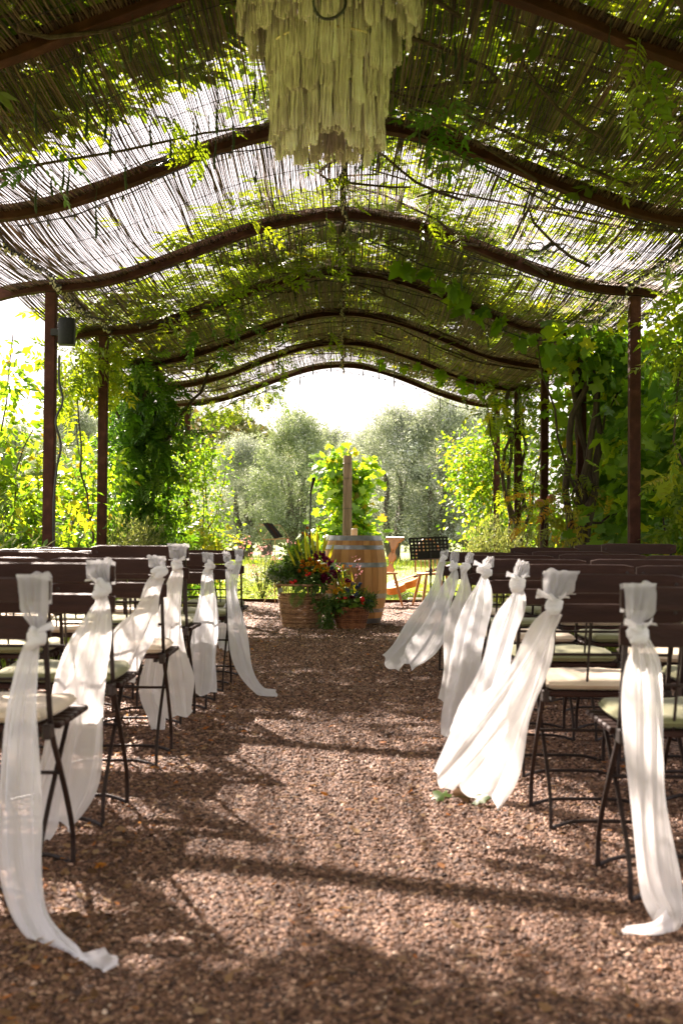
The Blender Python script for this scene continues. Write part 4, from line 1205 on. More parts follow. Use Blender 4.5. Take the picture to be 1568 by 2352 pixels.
def tail_mesh(keys, Y0, Y1, pleats, seed, root, mat, ypow=2.0, amp=.17):
    """keys: (px, py, width px) down the tail"""
    g = random.Random(seed); ph = g.uniform(0, 6); ph2 = g.uniform(0, 6)
    nv, nu = 46, 44
    K = []
    for i, (px, py, w) in enumerate(keys):
        t = i / (len(keys) - 1)
        Y = Y0 + (Y1 - Y0) * t ** ypow
        p = at(px, py, Y); K.append((p.x, p.y, p.z, w * Y / FPX))
    mb = MB(); V = []
    for j in range(nv):
        t = j / (nv - 1)
        x, y, z, w = interp_path(K, t)
        a = interp_path(K, max(t - .02, 0)); b = interp_path(K, min(t + .02, 1))
        d = Vector((b[0] - a[0], 0, b[2] - a[2]))
        if d.length < 1e-6: d = Vector((0, 0, -1))
        d.normalize()
        s = Vector((-d.z, 0, d.x))
        if s.x < 0 and abs(s.x) > abs(s.z): s = -s
        if j == 0: s_prev = s
        if s.dot(s_prev) < 0: s = -s
        s_prev = s
        for i in range(nu):
            u = i / (nu - 1)
            A = w * amp * (1.0 - .45 * t)
            uu = u + .09 * math.sin(2 * PI * u + ph2 + 1.5 * t)
            f = math.sin(2 * PI * pleats * .62 * uu + ph + 1.2 * math.sin(t * 3 + ph2)) + .30 * math.sin(2 * PI * pleats * 1.45 * uu + ph2 + 2 * t) * (1 - .6 * t) + .5 * (1 - t) ** 3 * math.sin(2 * PI * pleats * 2.6 * uu + ph)
            f += .10 * math.sin(2 * PI * pleats * 4.3 * uu + 3 * t + ph) + .07 * math.sin(2 * PI * pleats * 7.1 * u - 4 * t + ph2) + .12 * math.sin(9 * t + 5 * u + ph)
            lat = .10 * w * math.sin(2 * PI * pleats * u * 1.0 + ph2 + t * 2)
            edge = .012 * math.sin(t * 11 + ph + 5 * (u > .5)) * (abs(u - .5) * 2) ** 3
            end = (.02 * math.sin(u * 7 + ph) * w / .15) if t > .97 else 0
            gz = float(gh(x, y)) + .004
            p = Vector((x, y, z)) + s * ((u - .5) * w + lat * .35 + edge) + Vector((0, -1, 0)) * f * A * .6 + d * end
            if p.z < gz + .001: p.z = gz + .004 + .004 * (1 + f)
            V.append(p - root)
    F = [(j * nu + i, j * nu + i + 1, (j + 1) * nu + i + 1, (j + 1) * nu + i) for j in range(nv - 1) for i in range(nu - 1)]
    mb.add(V, F)
    return mb

def sash(side, row, x0, x1, ytop, knot, krad, wings, tails, mat='sheer'):
    Y = (LROWS if side == 'L' else RROWS)[row][0]
    Yb = Y - .095                                 # just on the camera side of the back slats
    kn = at(knot[0], knot[1], Yb - .01)
    root = Vector((kn.x, Y, 0))
    e = empty('chair_sash', root)
    s = Y / FPX
    top0, top1 = at(x0, ytop, Y - .05), at(x1, ytop, Y - .05)
    kr = krad * s * .88
    seed = row * 7 + (side == 'R') * 3
    g = random.Random(seed); ph = g.uniform(0, 6)
    wl, wr = wings
    asym = g.uniform(-1, 1); npl = g.uniform(2.4, 4.2)
    chz = CH[(side, row, 0)].location.z + .863 * CH[(side, row, 0)].scale[2]
    xa = (LROWS if side == 'L' else RROWS)[row][1]
    tx0, tx1 = top0.x - .004, top1.x + .004
    if side == 'R': tx0 = max(tx0, xa + .002)
    else: tx1 = min(tx1, xa - .002)
    # fan: from behind the top board, over it, gathered into the knot
    def fan(u, v):
        a = 2 * u - 1
        tw = (tx1 - tx0) / 2; tc = (tx0 + tx1) / 2
        if v < .14:
            f = v / .14
            return Vector((tc + a * tw * .92, Y - .028 + .004 * math.sin(u * 20), chz - .075 * (1 - f) + .002)) - root
        if v < .24:
            f = (v - .14) / .10
            return Vector((tc + a * tw, Y - .028 - f * .044, chz + .006 + .004 * math.sin(u * 17 + ph) + .005 * math.sin(u * 5 + 2 * ph) - .012 * abs(a) ** 5)) - root
        f = (v - .24) / .76
        w0 = tw * (1 + .10 * asym * a); w1 = kr * .5
        wd = w0 + (w1 - w0) * f ** .8
        bulge = math.sin(PI * min(f * 1.15, 1)) ** 1.5
        if a < 0: wd += .4 * wl * s * bulge * abs(a) ** 2
        else: wd += .4 * wr * s * bulge * abs(a) ** 2
        c = tc + (kn.x - tc) * f
        z = chz + .005 + (kn.z - chz) * f
        pl = math.sin(u * 2 * PI * npl + ph + f) * .009 * (.15 + f) + math.sin(u * 2 * PI * 7 + ph) * .004 * f * f
        y = Y - .074 - .012 * bulge + pl - .018 * abs(a) ** 2 * bulge
        return Vector((c + a * wd, y, z + .018 * abs(a) ** 2 * bulge * (-1 if f > .4 else .3))) - root
    MB().grid(fan, 40, 26).build('gathered_top', M['sheer_thin'], e, smooth=True)
    # loose corner beside the knot
    for sd, wv in ((-1, wl), (1, wr)):
        if wv < 12: continue
        L = wv * s * 1.3
        def wing(u, v):
            q = Vector((kn.x + sd * (kr * .35 + L * v * (.75 + .25 * u)), Yb - .02 - .02 * math.sin(v * 3 + u * 4) , kn.z + kr * .7 + L * (.55 * v - .62 * u * v) + .006 * math.sin(9 * u)))
            return q - root
        MB().grid(wing, 9, 9).build('loose_corner', M[mat], e, smooth=True)
    # knot: a ball of crossed bands
    kb = MB()
    def band(c, rx, ry, rz_, tilt, n=26, m=12):
        def f(u, v):
            a = u * 2 * PI; b = v * 2 * PI
            R_ = 1; r0 = .52
            fold = 1 + .10 * math.sin(3 * b + 2 * a + ph) + .07 * math.sin(7 * b - a) + .05 * math.sin(5 * a + ph)
            x = (R_ + r0 * math.cos(b) * fold) * math.cos(a) * rx; y = (R_ + r0 * math.cos(b) * fold) * math.sin(a) * ry; z = r0 * math.sin(b) * rz_ * fold * 2
            q = Matrix.Rotation(tilt, 3, 'Y') @ Vector((x, y, z))
            return Vector(c) + q - root
        kb.grid(f, n, m)
    v1, v2, v3 = g.uniform(-1, 1), g.uniform(-1, 1), g.uniform(-1, 1)
    band((kn.x, Yb - .006, kn.z), kr * (.60 + .08 * v1), kr * .5, kr * (.55 + .2 * v2), .45 * v3 + .15)
    band((kn.x + kr * .25 * v1, Yb - .018, kn.z - kr * (.4 + .15 * v2)), kr * (.5 - .06 * v3), kr * .45, kr * .36, -.5 + .5 * v2)
    band((kn.x - kr * .2 * v2, Yb - .012, kn.z + kr * (.45 + .15 * v3)), kr * .48, kr * .42, kr * .28, .4 - .7 * v1)
    kb.build('knot', M['voile_thick'], e, smooth=True)
    for i, (keys, dY, pleats) in enumerate(tails):
        ks = [(knot[0], knot[1] + krad * .5, krad * 1.0)] + keys
        tail_mesh(ks, Yb - .012, Yb + dY, pleats, seed * 3 + i, root, mat).build('tail', M[mat], e, smooth=True)
    return e

SASH = {
 ('L', 0): (45, 128, 1322, (84, 1466), 30, (4, 26), [([(70, 1545, 62), (50, 1650, 84), (42, 1780, 94), (43, 1900, 94), (52, 1990, 90), (76, 2090, 82), (114, 2155, 78), (162, 2205, 74), (208, 2226, 60), (262, 2196, 36)], -.46, 3.1)], 'sheer'),
 ('L', 1): (206, 278, 1297, (236, 1352), 27, (22, 4), [([(222, 1420, 58), (205, 1500, 92), (190, 1590, 122), (172, 1690, 138), (155, 1780, 138), (138, 1850, 118), (128, 1895, 92)], -.05, 3.0), ([(215, 1480, 50), (150, 1700, 60), (112, 1860, 50), (104, 1930, 16)], -.08, 2.0)], 'sheer2'),
 ('L', 2): (340, 388, 1280, (366, 1313), 22, (6, 10), [([(350, 1365, 46), (328, 1415, 64), (302, 1465, 84), (280, 1515, 92), (262, 1560, 80)], -.02, 3.0)], 'sheer2'),
 ('L', 3): (386, 436, 1255, (406, 1298), 18, (2, 12), [([(402, 1350, 36), (396, 1430, 54), (392, 1510, 72), (398, 1570, 88), (408, 1622, 74), (415, 1645, 58)], -.03, 2.6), ([(390, 1400, 34), (362, 1490, 46), (352, 1570, 58), (366, 1640, 44), (366, 1712, 28)], -.02, 2.0)], 'sheer2'),
 ('L', 4): (466, 502, 1277, (482, 1300), 17, (4, 6), [([(479, 1345, 38), (472, 1410, 54), (469, 1480, 64), (467, 1550, 68), (462, 1592, 60)], -.02, 2.8)], 'sheer'),
 ('L', 5): (512, 542, 1272, (528, 1300), 14, (3, 5), [([(529, 1345, 25), (536, 1410, 36), (548, 1470, 42), (562, 1525, 40), (582, 1570, 32), (604, 1594, 22), (636, 1594, 14)], -.16, 2.4)], 'sheer'),
 ('L', 6): (540, 564, 1262, (549, 1284), 11, (2, 6), [([(544, 1320, 17), (535, 1360, 20), (524, 1410, 26), (515, 1455, 34), (516, 1492, 30)], 0, 2.2)], 'sheer'),
 ('R', 0): (1422, 1498, 1345, (1464, 1455), 30, (18, 22), [([(1478, 1530, 74), (1484, 1620, 94), (1486, 1740, 98), (1489, 1860, 97), (1497, 1960, 96), (1512, 2040, 88), (1536, 2095, 66), (1540, 2120, 56), (1500, 2136, 44), (1432, 2132, 28)], -.22, 3.3)], 'sheer2'),
 ('R', 1): (1238, 1326, 1292, (1272, 1390), 26, (28, 18), [([(1246, 1455, 54), (1208, 1525, 72), (1166, 1590, 84), (1118, 1658, 94), (1066, 1728, 98), (1008, 1794, 66)], -.1, 2.6), ([(1242, 1470, 44), (1216, 1560, 60), (1180, 1660, 74), (1142, 1760, 86), (1104, 1830, 100)], -.02, 3.0)], 'sheer2'),
 ('R', 2): (1150, 1208, 1292, (1188, 1340), 24, (16, 14), [([(1176, 1400, 46), (1156, 1465, 62), (1130, 1545, 72), (1100, 1625, 70), (1062, 1690, 56)], -.05, 2.8)], 'sheer'),
 ('R', 3): (1086, 1130, 1273, (1112, 1312), 21, (16, 8), [([(1104, 1365, 46), (1090, 1440, 66), (1072, 1530, 74), (1053, 1620, 68), (1040, 1690, 42)], -.04, 3.0)], 'sheer'),
 ('R', 4): (1052, 1086, 1268, (1068, 1302), 16, (4, 5), [([(1064, 1345, 28), (1056, 1400, 40), (1045, 1470, 48), (1035, 1545, 42), (1026, 1610, 34)], -.03, 2.6)], 'sheer2'),
 ('R', 5): (1030, 1052, 1270, (1042, 1300), 14, (10, 3), [([(1034, 1340, 26), (1018, 1390, 42), (994, 1445, 64), (966, 1492, 62), (938, 1530, 36)], -.02, 2.4)], 'sheer'),
 ('R', 6): (1006, 1030, 1255, (1018, 1282), 12, (8, 2), [([(1010, 1320, 20), (992, 1372, 32), (964, 1430, 42), (930, 1486, 52), (890, 1526, 52)], 0, 2.0)], 'sheer'),
}
SL = {('L', 0): 'longest white voile sash trailing onto the gravel, nearest chair on the left', ('L', 1): 'wide ivory voile sash on the second aisle chair on the left', ('L', 2): 'ivory voile sash blown leftward on the third aisle chair, left side',
      ('L', 3): 'ivory voile sash with two tails on the fourth aisle chair, left side', ('L', 4): 'straight wide white sash on the fifth aisle chair, left side', ('L', 5): 'white sash whose thin tail curls onto the gravel, left side', ('L', 6): 'small white sash on the farthest left aisle chair',
      ('R', 0): 'long straight voile sash on the nearest chair on the right', ('R', 1): 'large ivory sash blown far into the aisle, second chair on the right', ('R', 2): 'white voile sash with big loose bow on the third right aisle chair', ('R', 3): 'full white sash on the fourth right aisle chair',
      ('R', 4): 'narrow ivory sash on the fifth right aisle chair', ('R', 5): 'white sash billowing to the left on the sixth right aisle chair', ('R', 6): 'white sash blowing farthest toward the barrel, last right aisle chair'}
for key, (x0, x1, yt, kn, kr, wg, tails, mt) in SASH.items():
    o = sash(key[0], key[1], x0, x1, yt, kn, kr, wg, tails, mt)
    tag(o, SL[key], 'chair sash', 'voile sashes on the aisle chairs')

# ------------------------------------------------------------------ macrame chandelier
CXC, CYC = at(746, 1176, 5.0).x, 5.0
ch = tag(empty('macrame_chandelier', (CXC, CYC, 0)), 'tiered cream macrame yarn chandelier hanging from the pergola ridge', 'chandelier')
def zpx(py, Y=5.0): return at(746, py, Y).z
tiers = [(.385, 3.29, 3.10, 520, .05), (.335, 3.28, 3.03, 420, .05), (.25, 3.20, 2.90, 460, .045), (.24, 3.02, 2.77, 460, .05), (.232, 2.98, 2.615, 460, .045), (.185, 2.95, 2.60, 340, .05)]
for ti, (R_, zt, zb, n, var) in enumerate(tiers):
    g = np.random.default_rng(400 + ti)
    MB().tube([(R_ * math.cos(a), R_ * math.sin(a), zt) for a in np.linspace(0, 2 * PI, 41)], .006, 6, caps=False).build('hoop', M['brass'], ch)
    mb = MB(); nb = 22
    blen = g.normal(0, 1, nb); bout = g.normal(0, .007, nb)
    for i in range(n):
        bi = int(g.integers(0, nb)); q = g.normal(0, .24); a = 2 * PI * (bi + .5 + q) / nb
        L = zt - zb + var * .45 * blen[bi] - var * .5 * q * q * 4 + g.normal(0, var * .12)
        rr_ = R_ + bout[bi] + g.normal(0, .004)
        x, y = rr_ * math.cos(a), rr_ * math.sin(a)
        ph = g.uniform(0, 6); am = .0045; m = 6; rad = g.uniform(.0018, .0030)
        pts = [(x + am * math.sin(ph + j * 1.3) * j / m * 1.6, y + am * math.cos(ph + j) * j / m, zt - L * j / (m - 1)) for j in range(m)]
        mb.tube(pts, [rad] * (m - 1) + [rad * 1.5], 4, rnd=float(np.clip(.5 + .2 * blen[bi] + g.normal(0, .15), 0, 1)))
    o = mb.build('yarn_fringe', M['yarn'], ch, smooth=True); o['kind'] = 'stuff'
MB().tube([(.0, .0, 3.2), (.0, -.01, 3.36)], .006, 6).build('cord', M['cable'], ch)
for a in (0, 2.1, 4.2):
    MB().tube([(.25 * math.cos(a), .25 * math.sin(a), 3.22), (0, 0, 3.33)], .003, 5).build('cord', M['cable'], ch)
c = at(757, 5, 4.52)
lp = MB().tube([(c.x + .062 * math.cos(a), 4.52 + .01 * math.sin(a * 2), c.z + .065 * math.sin(a)) for a in np.linspace(-PI * 1.12, PI * .12, 24)], .006, 6)
lp.tube([(c.x + .062 * math.cos(.12 * PI), 4.52, c.z + .065 * math.sin(.12 * PI)), (c.x + .03, 4.6, 3.40)], .005, 5)
tag(lp.build('cable_loop', M['cable'], smooth=True), 'black cable loop dangling in front of the chandelier', 'cable')

# ------------------------------------------------------------------ string lights
def string_light(label, pts, bulbs_every=.11, strands=1, r=.004, seed=0):
    g = random.Random(seed)
    e = tag(empty('string_light', pts[0]), label, 'string light')
    L = Vector(pts[0])
    mb = MB(); bb = MB()
    P = smooth_path(pts, max(30, len(pts) * 6))
    for s in range(strands):
        ph = g.uniform(0, 6)
        Q = [p + Vector((math.sin(i * .8 + ph), math.sin(i * .37 + ph * 2), math.cos(i * .8 + ph))) * (.016 if strands > 1 else .004) - L for i, p in enumerate(P)]
        mb.tube(Q, r, 5)
        acc = 0
        for i in range(1, len(Q)):
            acc += (Q[i] - Q[i - 1]).length
            while acc > bulbs_every:
                acc -= bulbs_every
                c = Q[i] + Vector((g.uniform(-.012, .012), g.uniform(-.012, .012), g.uniform(-.03, -.005)))
                bb.add([c + Vector(v) * .0075 for v in ((1, 0, 0), (-.5, .87, 0), (-.5, -.87, 0), (0, 0, 2), (0, 0, -2))], [(0, 1, 3), (1, 2, 3), (2, 0, 3), (1, 0, 4), (2, 1, 4), (0, 2, 4)])
                mb.box(c + Vector((0, 0, .014)), (.010, .010, .02))
    mb.build('cable', M['cable'], e)
    o = bb.build('bulbs', M['bulb'], e); o['kind'] = 'stuff'
    return e
def rz_(x): return float(roofz(x))
string_light('thick bunch of fairy lights along the left eave', [(-2.12, y, rz_(2.12) + .0 - .03 * math.sin((y - 6.9) * 3)) for y in np.linspace(5.2, 10.9, 12)], .06, 3, .004, 1)
string_light('fairy light bunch along the right eave', [(2.12, y, rz_(2.12) - .0 - .03 * math.sin((y - 6.9) * 3)) for y in np.linspace(6.5, 12.7, 12)], .07, 3, .004, 2)
string_light('fairy lights wound along the ridge of the roof', [(.02 * math.sin(y * 3), y, rz_(0) - .045) for y in np.linspace(4.8, 16.9, 24)], .09, 3, .005, 3)
SLN = {2: 'string light under the arch behind the chandelier', 3: 'string light under the arch with the speaker post', 4: 'string light under the arch of the thick vine trunks', 5: 'string light under the third arch from the far end', 6: 'string light under the last arch but one', 7: 'string light fringing the last arch against the sky'}
for k in range(2, 8):
    Y = arch_y(k) - .07
    string_light(SLN[k], [(x, Y + .03 * math.sin(x * 3 + k), rz_(x) - .035 - .05 * abs(math.sin(x * 2.4 + k))) for x in np.linspace(-1.9, 2.0, 15)], .16, 1, .0045, 10 + k)
string_light('slack string light crossing from ridge to right eave', [tuple(roof_hit(px, py) - Vector((0, 0, .07))) for px, py in ((800, 508), (900, 555), (985, 595), (1080, 608), (1190, 612))], .14, 1, .005, 31)
string_light('slack string light dipping across the left of the roof', [tuple(roof_hit(px, py) - Vector((0, 0, .07))) for px, py in ((150, 690), (260, 718), (350, 726), (440, 705), (560, 690))], .14, 1, .005, 32)
def tangle(px, py, label, seed):
    c = roof_hit(px, py); c.z -= .05; g = random.Random(seed)
    pts = [c + Vector((.07 * math.cos(i * 1.1) + g.uniform(-.03, .03) + .01 * (i - 8), g.uniform(-.03, .03), .03 * math.sin(i * 1.3))) for i in range(18)]
    mb = MB().tube([p - c for p in smooth_path(pts, 70)], .005, 5)
    o = mb.build('cable_coil', M['cable'], smooth=True, loc=c); tag(o, label, 'cable')
tangle(1255, 552, 'coil of spare black cable under the right side of the roof', 4)
tangle(385, 350, 'dark knotted cable under the left side of the roof', 5)

# ------------------------------------------------------------------ speakers
def speaker(loc, w, h, d, label, rz, bx):
    e = tag(empty('loudspeaker', loc, rz), label, 'loudspeaker')
    mb = MB(); V = []; n = 10
    prof = [(-w / 2, d / 2), (-w / 2, -d * .1)] + [(w / 2 * math.sin(a), -d * .1 - d * .4 * math.cos(a)) for a in np.linspace(-PI / 2 * .9, PI / 2 * .9, n)] + [(w / 2, -d * .1), (w / 2, d / 2)]
    k = len(prof)
    for z, s in ((0, .93), (.012, 1), (h - .012, 1), (h, .93)):
        V += [(x * s, y * s, z) for x, y in prof]
    F = [tuple(range(k)), tuple(range(3 * k, 4 * k))]
    for j in range(3):
        for i in range(k):
            F.append((j * k + i, j * k + (i + 1) % k, (j + 1) * k + (i + 1) % k, (j + 1) * k + i))
    mb.add(V, F); mb.build('cabinet', M['speaker'], e, smooth=True)
    MB().box((bx, d * .25, h * .5), (abs(bx) * 1.1 + .02, .03, .05)).build('bracket', M['blackmetal'], e)
    MB().lathe([(.0, 0), (.011, 0), (.011, .02), (0, .02)], 10).build('knob', M['blackmetal'], e).location = (bx * .6, d * .1, h * .62)
p0 = at(152, 792, 8.85)
speaker((p0.x, 8.86, p0.z), .122, .20, .12, 'black wedge loudspeaker mounted on the left post', .1, -.07)
p1 = at(1132, 1000, 16.4)
speaker((p1.x, 16.4, p1.z), .17, .26, .15, 'black loudspeaker on the farthest right post', -.3, .1)
sc = [(-2.13, 8.9, 2.3), (-2.12, 8.87, 2.1), (-2.09, 8.86, 1.95), (-2.14, 8.86, 1.8), (-2.10, 8.86, 1.62), (-2.13, 8.87, 1.45), (-2.15, 8.87, 1.2), (-2.15, 8.87, .9), (-2.15, 8.87, .02)]
tag(MB().tube(smooth_path(sc, 50), .009, 6).build('speaker_cable', M['cable'], smooth=True), 'wavy black cable running down the left speaker post', 'cable')

# ------------------------------------------------------------------ barrel and candle
BY = 12.98
bc = at(1140 * 1568 / 2200, 1230, BY)
BX = bc.x
br = tag(empty('wine_barrel', (BX, BY, .012)), 'oak wine barrel with galvanised hoops standing upright', 'barrel')
BH = .95
def brad(z):
    t = (z - BH / 2) / (BH / 2)
    return .365 - .073 * abs(t) ** 2.1
NST = 26
zs = np.linspace(0, BH, 15)
sv = []
for z in zs:
    R_ = brad(z); a = PI / NST * .985
    for (rr_, aa) in ((R_ - .025, -a), (R_, -a), (R_ + .0012, 0), (R_, a), (R_ - .025, a)):
        sv.append((rr_ * math.cos(aa), rr_ * math.sin(aa), z))
sf = []
for j in range(len(zs) - 1):
    for i in range(5):
        sf.append((j * 5 + i, j * 5 + (i + 1) % 5, (j + 1) * 5 + (i + 1) % 5, (j + 1) * 5 + i))
sf += [(4, 3, 2, 1, 0), tuple((len(zs) - 1) * 5 + i for i in range(5))]
stave_meshes = []
for q in range(5):
    stave_meshes.append(MB().add(sv, sf, .1 + .2 * q).mesh('stave', M['oak']))
for i in range(NST):
    o = link('stave', stave_meshes[(i * 3 + i // 4) % 5], br); o.rotation_euler = (0, 0, 2 * PI * (i + .3) / NST)
for i in range(7):
    w = .26 * 2 / 7; x = -.26 + w * (i + .5); ln = 2 * math.sqrt(max(.265 ** 2 - x * x, .0016))
    MB().box((x, 0, BH - .03), (w * .985, ln, .02), rnd=.3 + .07 * i).build('head_board', M['oak'], br)
def hoop(z0, z1):
    mb = MB()
    prof = []
    for z in np.linspace(z0, z1, 4): prof.append((brad(z) + .0035, z))
    prof = [(brad(z0) - .004, z0)] + prof + [(brad(z1) - .004, z1)]
    mb.lathe(prof, 56, caps=False)
    mb.box((brad((z0 + z1) / 2) * math.cos(-1.9) * 1.012, brad((z0 + z1) / 2) * math.sin(-1.9) * 1.012, (z0 + z1) / 2), (.02, .006, (z1 - z0) * .5), rot=Matrix.Rotation(-1.9 + PI / 2, 3, 'Z'))
    mb.build('hoop', M['hoop'], br, smooth=True)
for z0, z1 in ((.895, .948), (.80, .845), (.61, .66), (.275, .325), (.125, .165), (.004, .06)): hoop(z0, z1)
cd = tag(empty('pillar_candle', (at(813, 1230, BY).x, BY - .02, .012 + BH - .02)), 'cream pillar candle standing on the barrel', 'candle')
MB().lathe([(.036, 0), (.036, .088), (.030, .094), (.012, .097), (0.001, .097)], 24).build('wax', M['wax'], cd, smooth=True)
MB().tube([(0, 0, .095), (.002, 0, .108)], .0015, 5).build('wick', M['cable'], cd)

# ------------------------------------------------------------------ wicker baskets
def wicker(loc, rx, ry, h, rows, flare, mat, name, label, topopen, stakes=36):
    e = tag(empty(name, loc), label, 'basket')
    mb = MB(); nseg = stakes * 3
    def R_(z): return 1 + flare * (z / h - .5) * 2
    for r_ in range(rows):
        z = .012 + (h - .02) * r_ / (rows - 1)
        pts = []
        for i in range(nseg + 1):
            a = 2 * PI * i / nseg
            w = .0085 * math.cos(stakes / 2 * a + PI * (r_ % 2))
            pts.append(((rx * R_(z) + w) * math.cos(a), (ry * R_(z) + w) * math.sin(a), z + .0022 * math.sin(i * .7 + r_)))
        mb.tube(pts, h / rows * .50, 5, caps=False, rnd=random.uniform(.15, .95))
    mb.build('weave', M[mat], e, smooth=True)
    mb = MB()
    ht = h + topopen
    for i in range(stakes):
        a = 2 * PI * (i + .5) / stakes
        mb.tube([(rx * R_(z) * math.cos(a), ry * R_(z) * math.sin(a), z) for z in np.linspace(0, ht, 5)], .0048, 5, rnd=random.random())
    o = mb.build('stakes', M[mat], e, smooth=True); o['kind'] = 'stuff'
    for z, r0 in ((.008, .012), (h, .011), (ht, .013)):
        for s in (0, PI):
            MB().tube([(rx * R_(z) * math.cos(a) + .006 * math.cos(12 * a + s), ry * R_(z) * math.sin(a) + .006 * math.cos(12 * a + s), z + .006 * math.sin(12 * a + s)) for a in np.linspace(0, 2 * PI, 90)], r0 * .62, 6, caps=False, rnd=random.random()).build('rim', M[mat], e, smooth=True)
    return e
B1 = at(692, 1443, 12.35); B2 = at(805, 1445, 12.22)
bk1 = wicker((B1.x, 12.38, .012), .215, .19, .325, 25, .12, 'wicker', 'wicker_basket', 'large tall wicker basket with arched handle left of the barrel', .11)
for s in (0, 1):
    MB().tube([(.225 * math.cos(a) + .004 * math.cos(a * 20 + s * PI), -.06 + .006 * math.sin(a * 20 + s * PI), .40 + .24 * math.sin(a)) for a in np.linspace(0, PI, 40)], .008, 6).build('handle', M['wicker'], bk1, smooth=True)
bk2 = wicker((B2.x, 12.24, .012), .168, .14, .21, 22, .16, 'wicker2', 'wicker_basket', 'small reddish wicker basket in front of the barrel', .0, 28)

# ------------------------------------------------------------------ flowers in the baskets
def pompom(name, R_, mat, seed):
    g = np.random.default_rng(seed); n = 70
    d = rand_dirs(n, g); d[:, 2] = np.abs(d[:, 2]) * .9 + .05; d = unit(d)
    V, F, r = scatter((OVATE[0] * np.array([1.1, 1, 1]), OVATE[1]), d * R_ * .25, frames(d, rand_dirs(n, g)), g.uniform(.65, .85, n) * R_, g.uniform(0, 1, n))
    return np_mesh(name, V, F, mat, r)
FM = {k: [pompom('flower_head', R_, M[m], s) for s in (1, 2)] for k, R_, m in (('y', .026, 'f_yellow'), ('o', .024, 'f_orange'), ('b', .038, 'f_burgundy'), ('t', .022, 'f_blue'), ('w', .02, 'f_silver'))}
hip = MB().lathe([(.001, -.018), (.011, -.014), (.017, -.003), (.016, .008), (.009, .016), (.001, .018)], 10).mesh('berry', M['f_red'], True)
def put(e, me, p, s=1.0, tilt=(0, 0, 0), name=None):
    o = link(name or me.name.split('.')[0], me, e); o.location = p - e.location; o.rotation_euler = tilt; o.scale = (s * 1.12, s * 1.12, s * 1.12)
    return o
def blade_leaf(e, base, tip, w, mat='blade', name='blade_leaf'):
    b = base - e.location; t = tip - e.location
    def f(u, v):
        c = b + (t - b) * v + Vector((0, 0, 0))
        ww = w * (1 - v ** 2.2) * (.55 + .9 * min(v * 2, 1) * .5)
        return c + Vector(((u - .5) * ww, (abs(u - .5)) * ww * .5 - .02 * v * v, 0))
    MB().grid(f, 3, 9).build(name, M[mat], e)
def frond(e, base, tip, width, mat='fern', pairs=15, name='fern_frond'):
    b = base - e.location; t = tip - e.location; mb = MB()
    d = (t - b); s = d.cross(Vector((0, 1, 0))).normalized()
    path = [b + d * q + Vector((0, -.03 * math.sin(PI * q), .0)) for q in np.linspace(0, 1, 8)]
    mb.tube(path, .002, 4)
    for i in range(pairs):
        q = .08 + .9 * i / pairs; c = b + d * q + Vector((0, -.03 * math.sin(PI * q), 0))
        L = width * math.sin(PI * min(q * 1.0 + .12, 1)) ** .8 * .5 + .008
        for sd in (-1, 1):
            tp = c + s * sd * L + d.normalized() * L * .35 + Vector((0, -.01, 0)); m = (c + tp) / 2; wv = d.normalized() * min(L * .12, .006)
            mb.add([c, m + wv, tp, m - wv], [(0, 1, 2, 3)], random.random())
    mb.build(name, M[mat], e)
def trail(e, pts, mat='ivy', n=22, size=(.03, .05), name='ivy_trail', tm=None):
    g = np.random.default_rng(int(abs(pts[0].x) * 1000)); P = np.array([list(p - e.location) for p in smooth_path(pts, 30)])
    q = g.uniform(0, 29, n); pos = np.stack([np.interp(q, np.arange(30), P[:, i]) for i in range(3)], -1) + g.normal(0, .012, (n, 3))
    out = unit(g.normal(0, 1, (n, 3)) + np.array([0, -.8, -.3]))
    V, F, r = leaf_cloud(tm or [GRAPE[0]], pos, out, size, g, .4, .4, .4)
    o = link(name, np_mesh(name, V, F, M[mat], r), e)
    MB().tube([Vector(p) for p in P], .002, 4).build('stem', M['twig'], o)

fl = tag(empty('flower_arrangement', (B1.x, 12.38, .32)), 'large autumn flower arrangement filling the tall basket', 'flower arrangement')
g = np.random.default_rng(90)
def fol(e, tm, blobs, size, mk, hang=.3, name='foliage'):
    o = foliage(name, tm, blobs, size, M[mk], g, hang=hang); o.parent = e; o.location = -e.location
P_ = lambda px, py, Y=12.3: at(px, py, Y)
def blob(px, py, Y, r, nc, per, cr): return (tuple(at(px, py, Y)), r, nc, per, cr)
fol(fl, [OVATE], [blob(702, 1318, 12.34, (.20, .13, .11), 60, 9, .035), blob(690, 1298, 12.4, (.17, .13, .10), 40, 9, .035), blob(728, 1340, 12.27, (.10, .08, .06), 18, 8, .03)], (.035, .075), 'ivy')
fol(fl, [NARROW], [blob(660, 1315, 12.34, (.13, .1, .1), 50, 16, .03), blob(635, 1320, 12.32, (.09, .08, .08), 26, 14, .03), blob(768, 1318, 12.28, (.09, .06, .08), 26, 12, .03)], (.035, .07), 'ivy', 0)
fol(fl, [NARROW], [blob(695, 1275, 12.45, (.16, .08, .08), 26, 12, .035)], (.05, .09), 'fern', -.7)
fol(fl, [NARROW], [blob(634, 1318, 12.3, (.08, .06, .07), 20, 12, .02)], (.03, .06), 'f_silver', -.2)
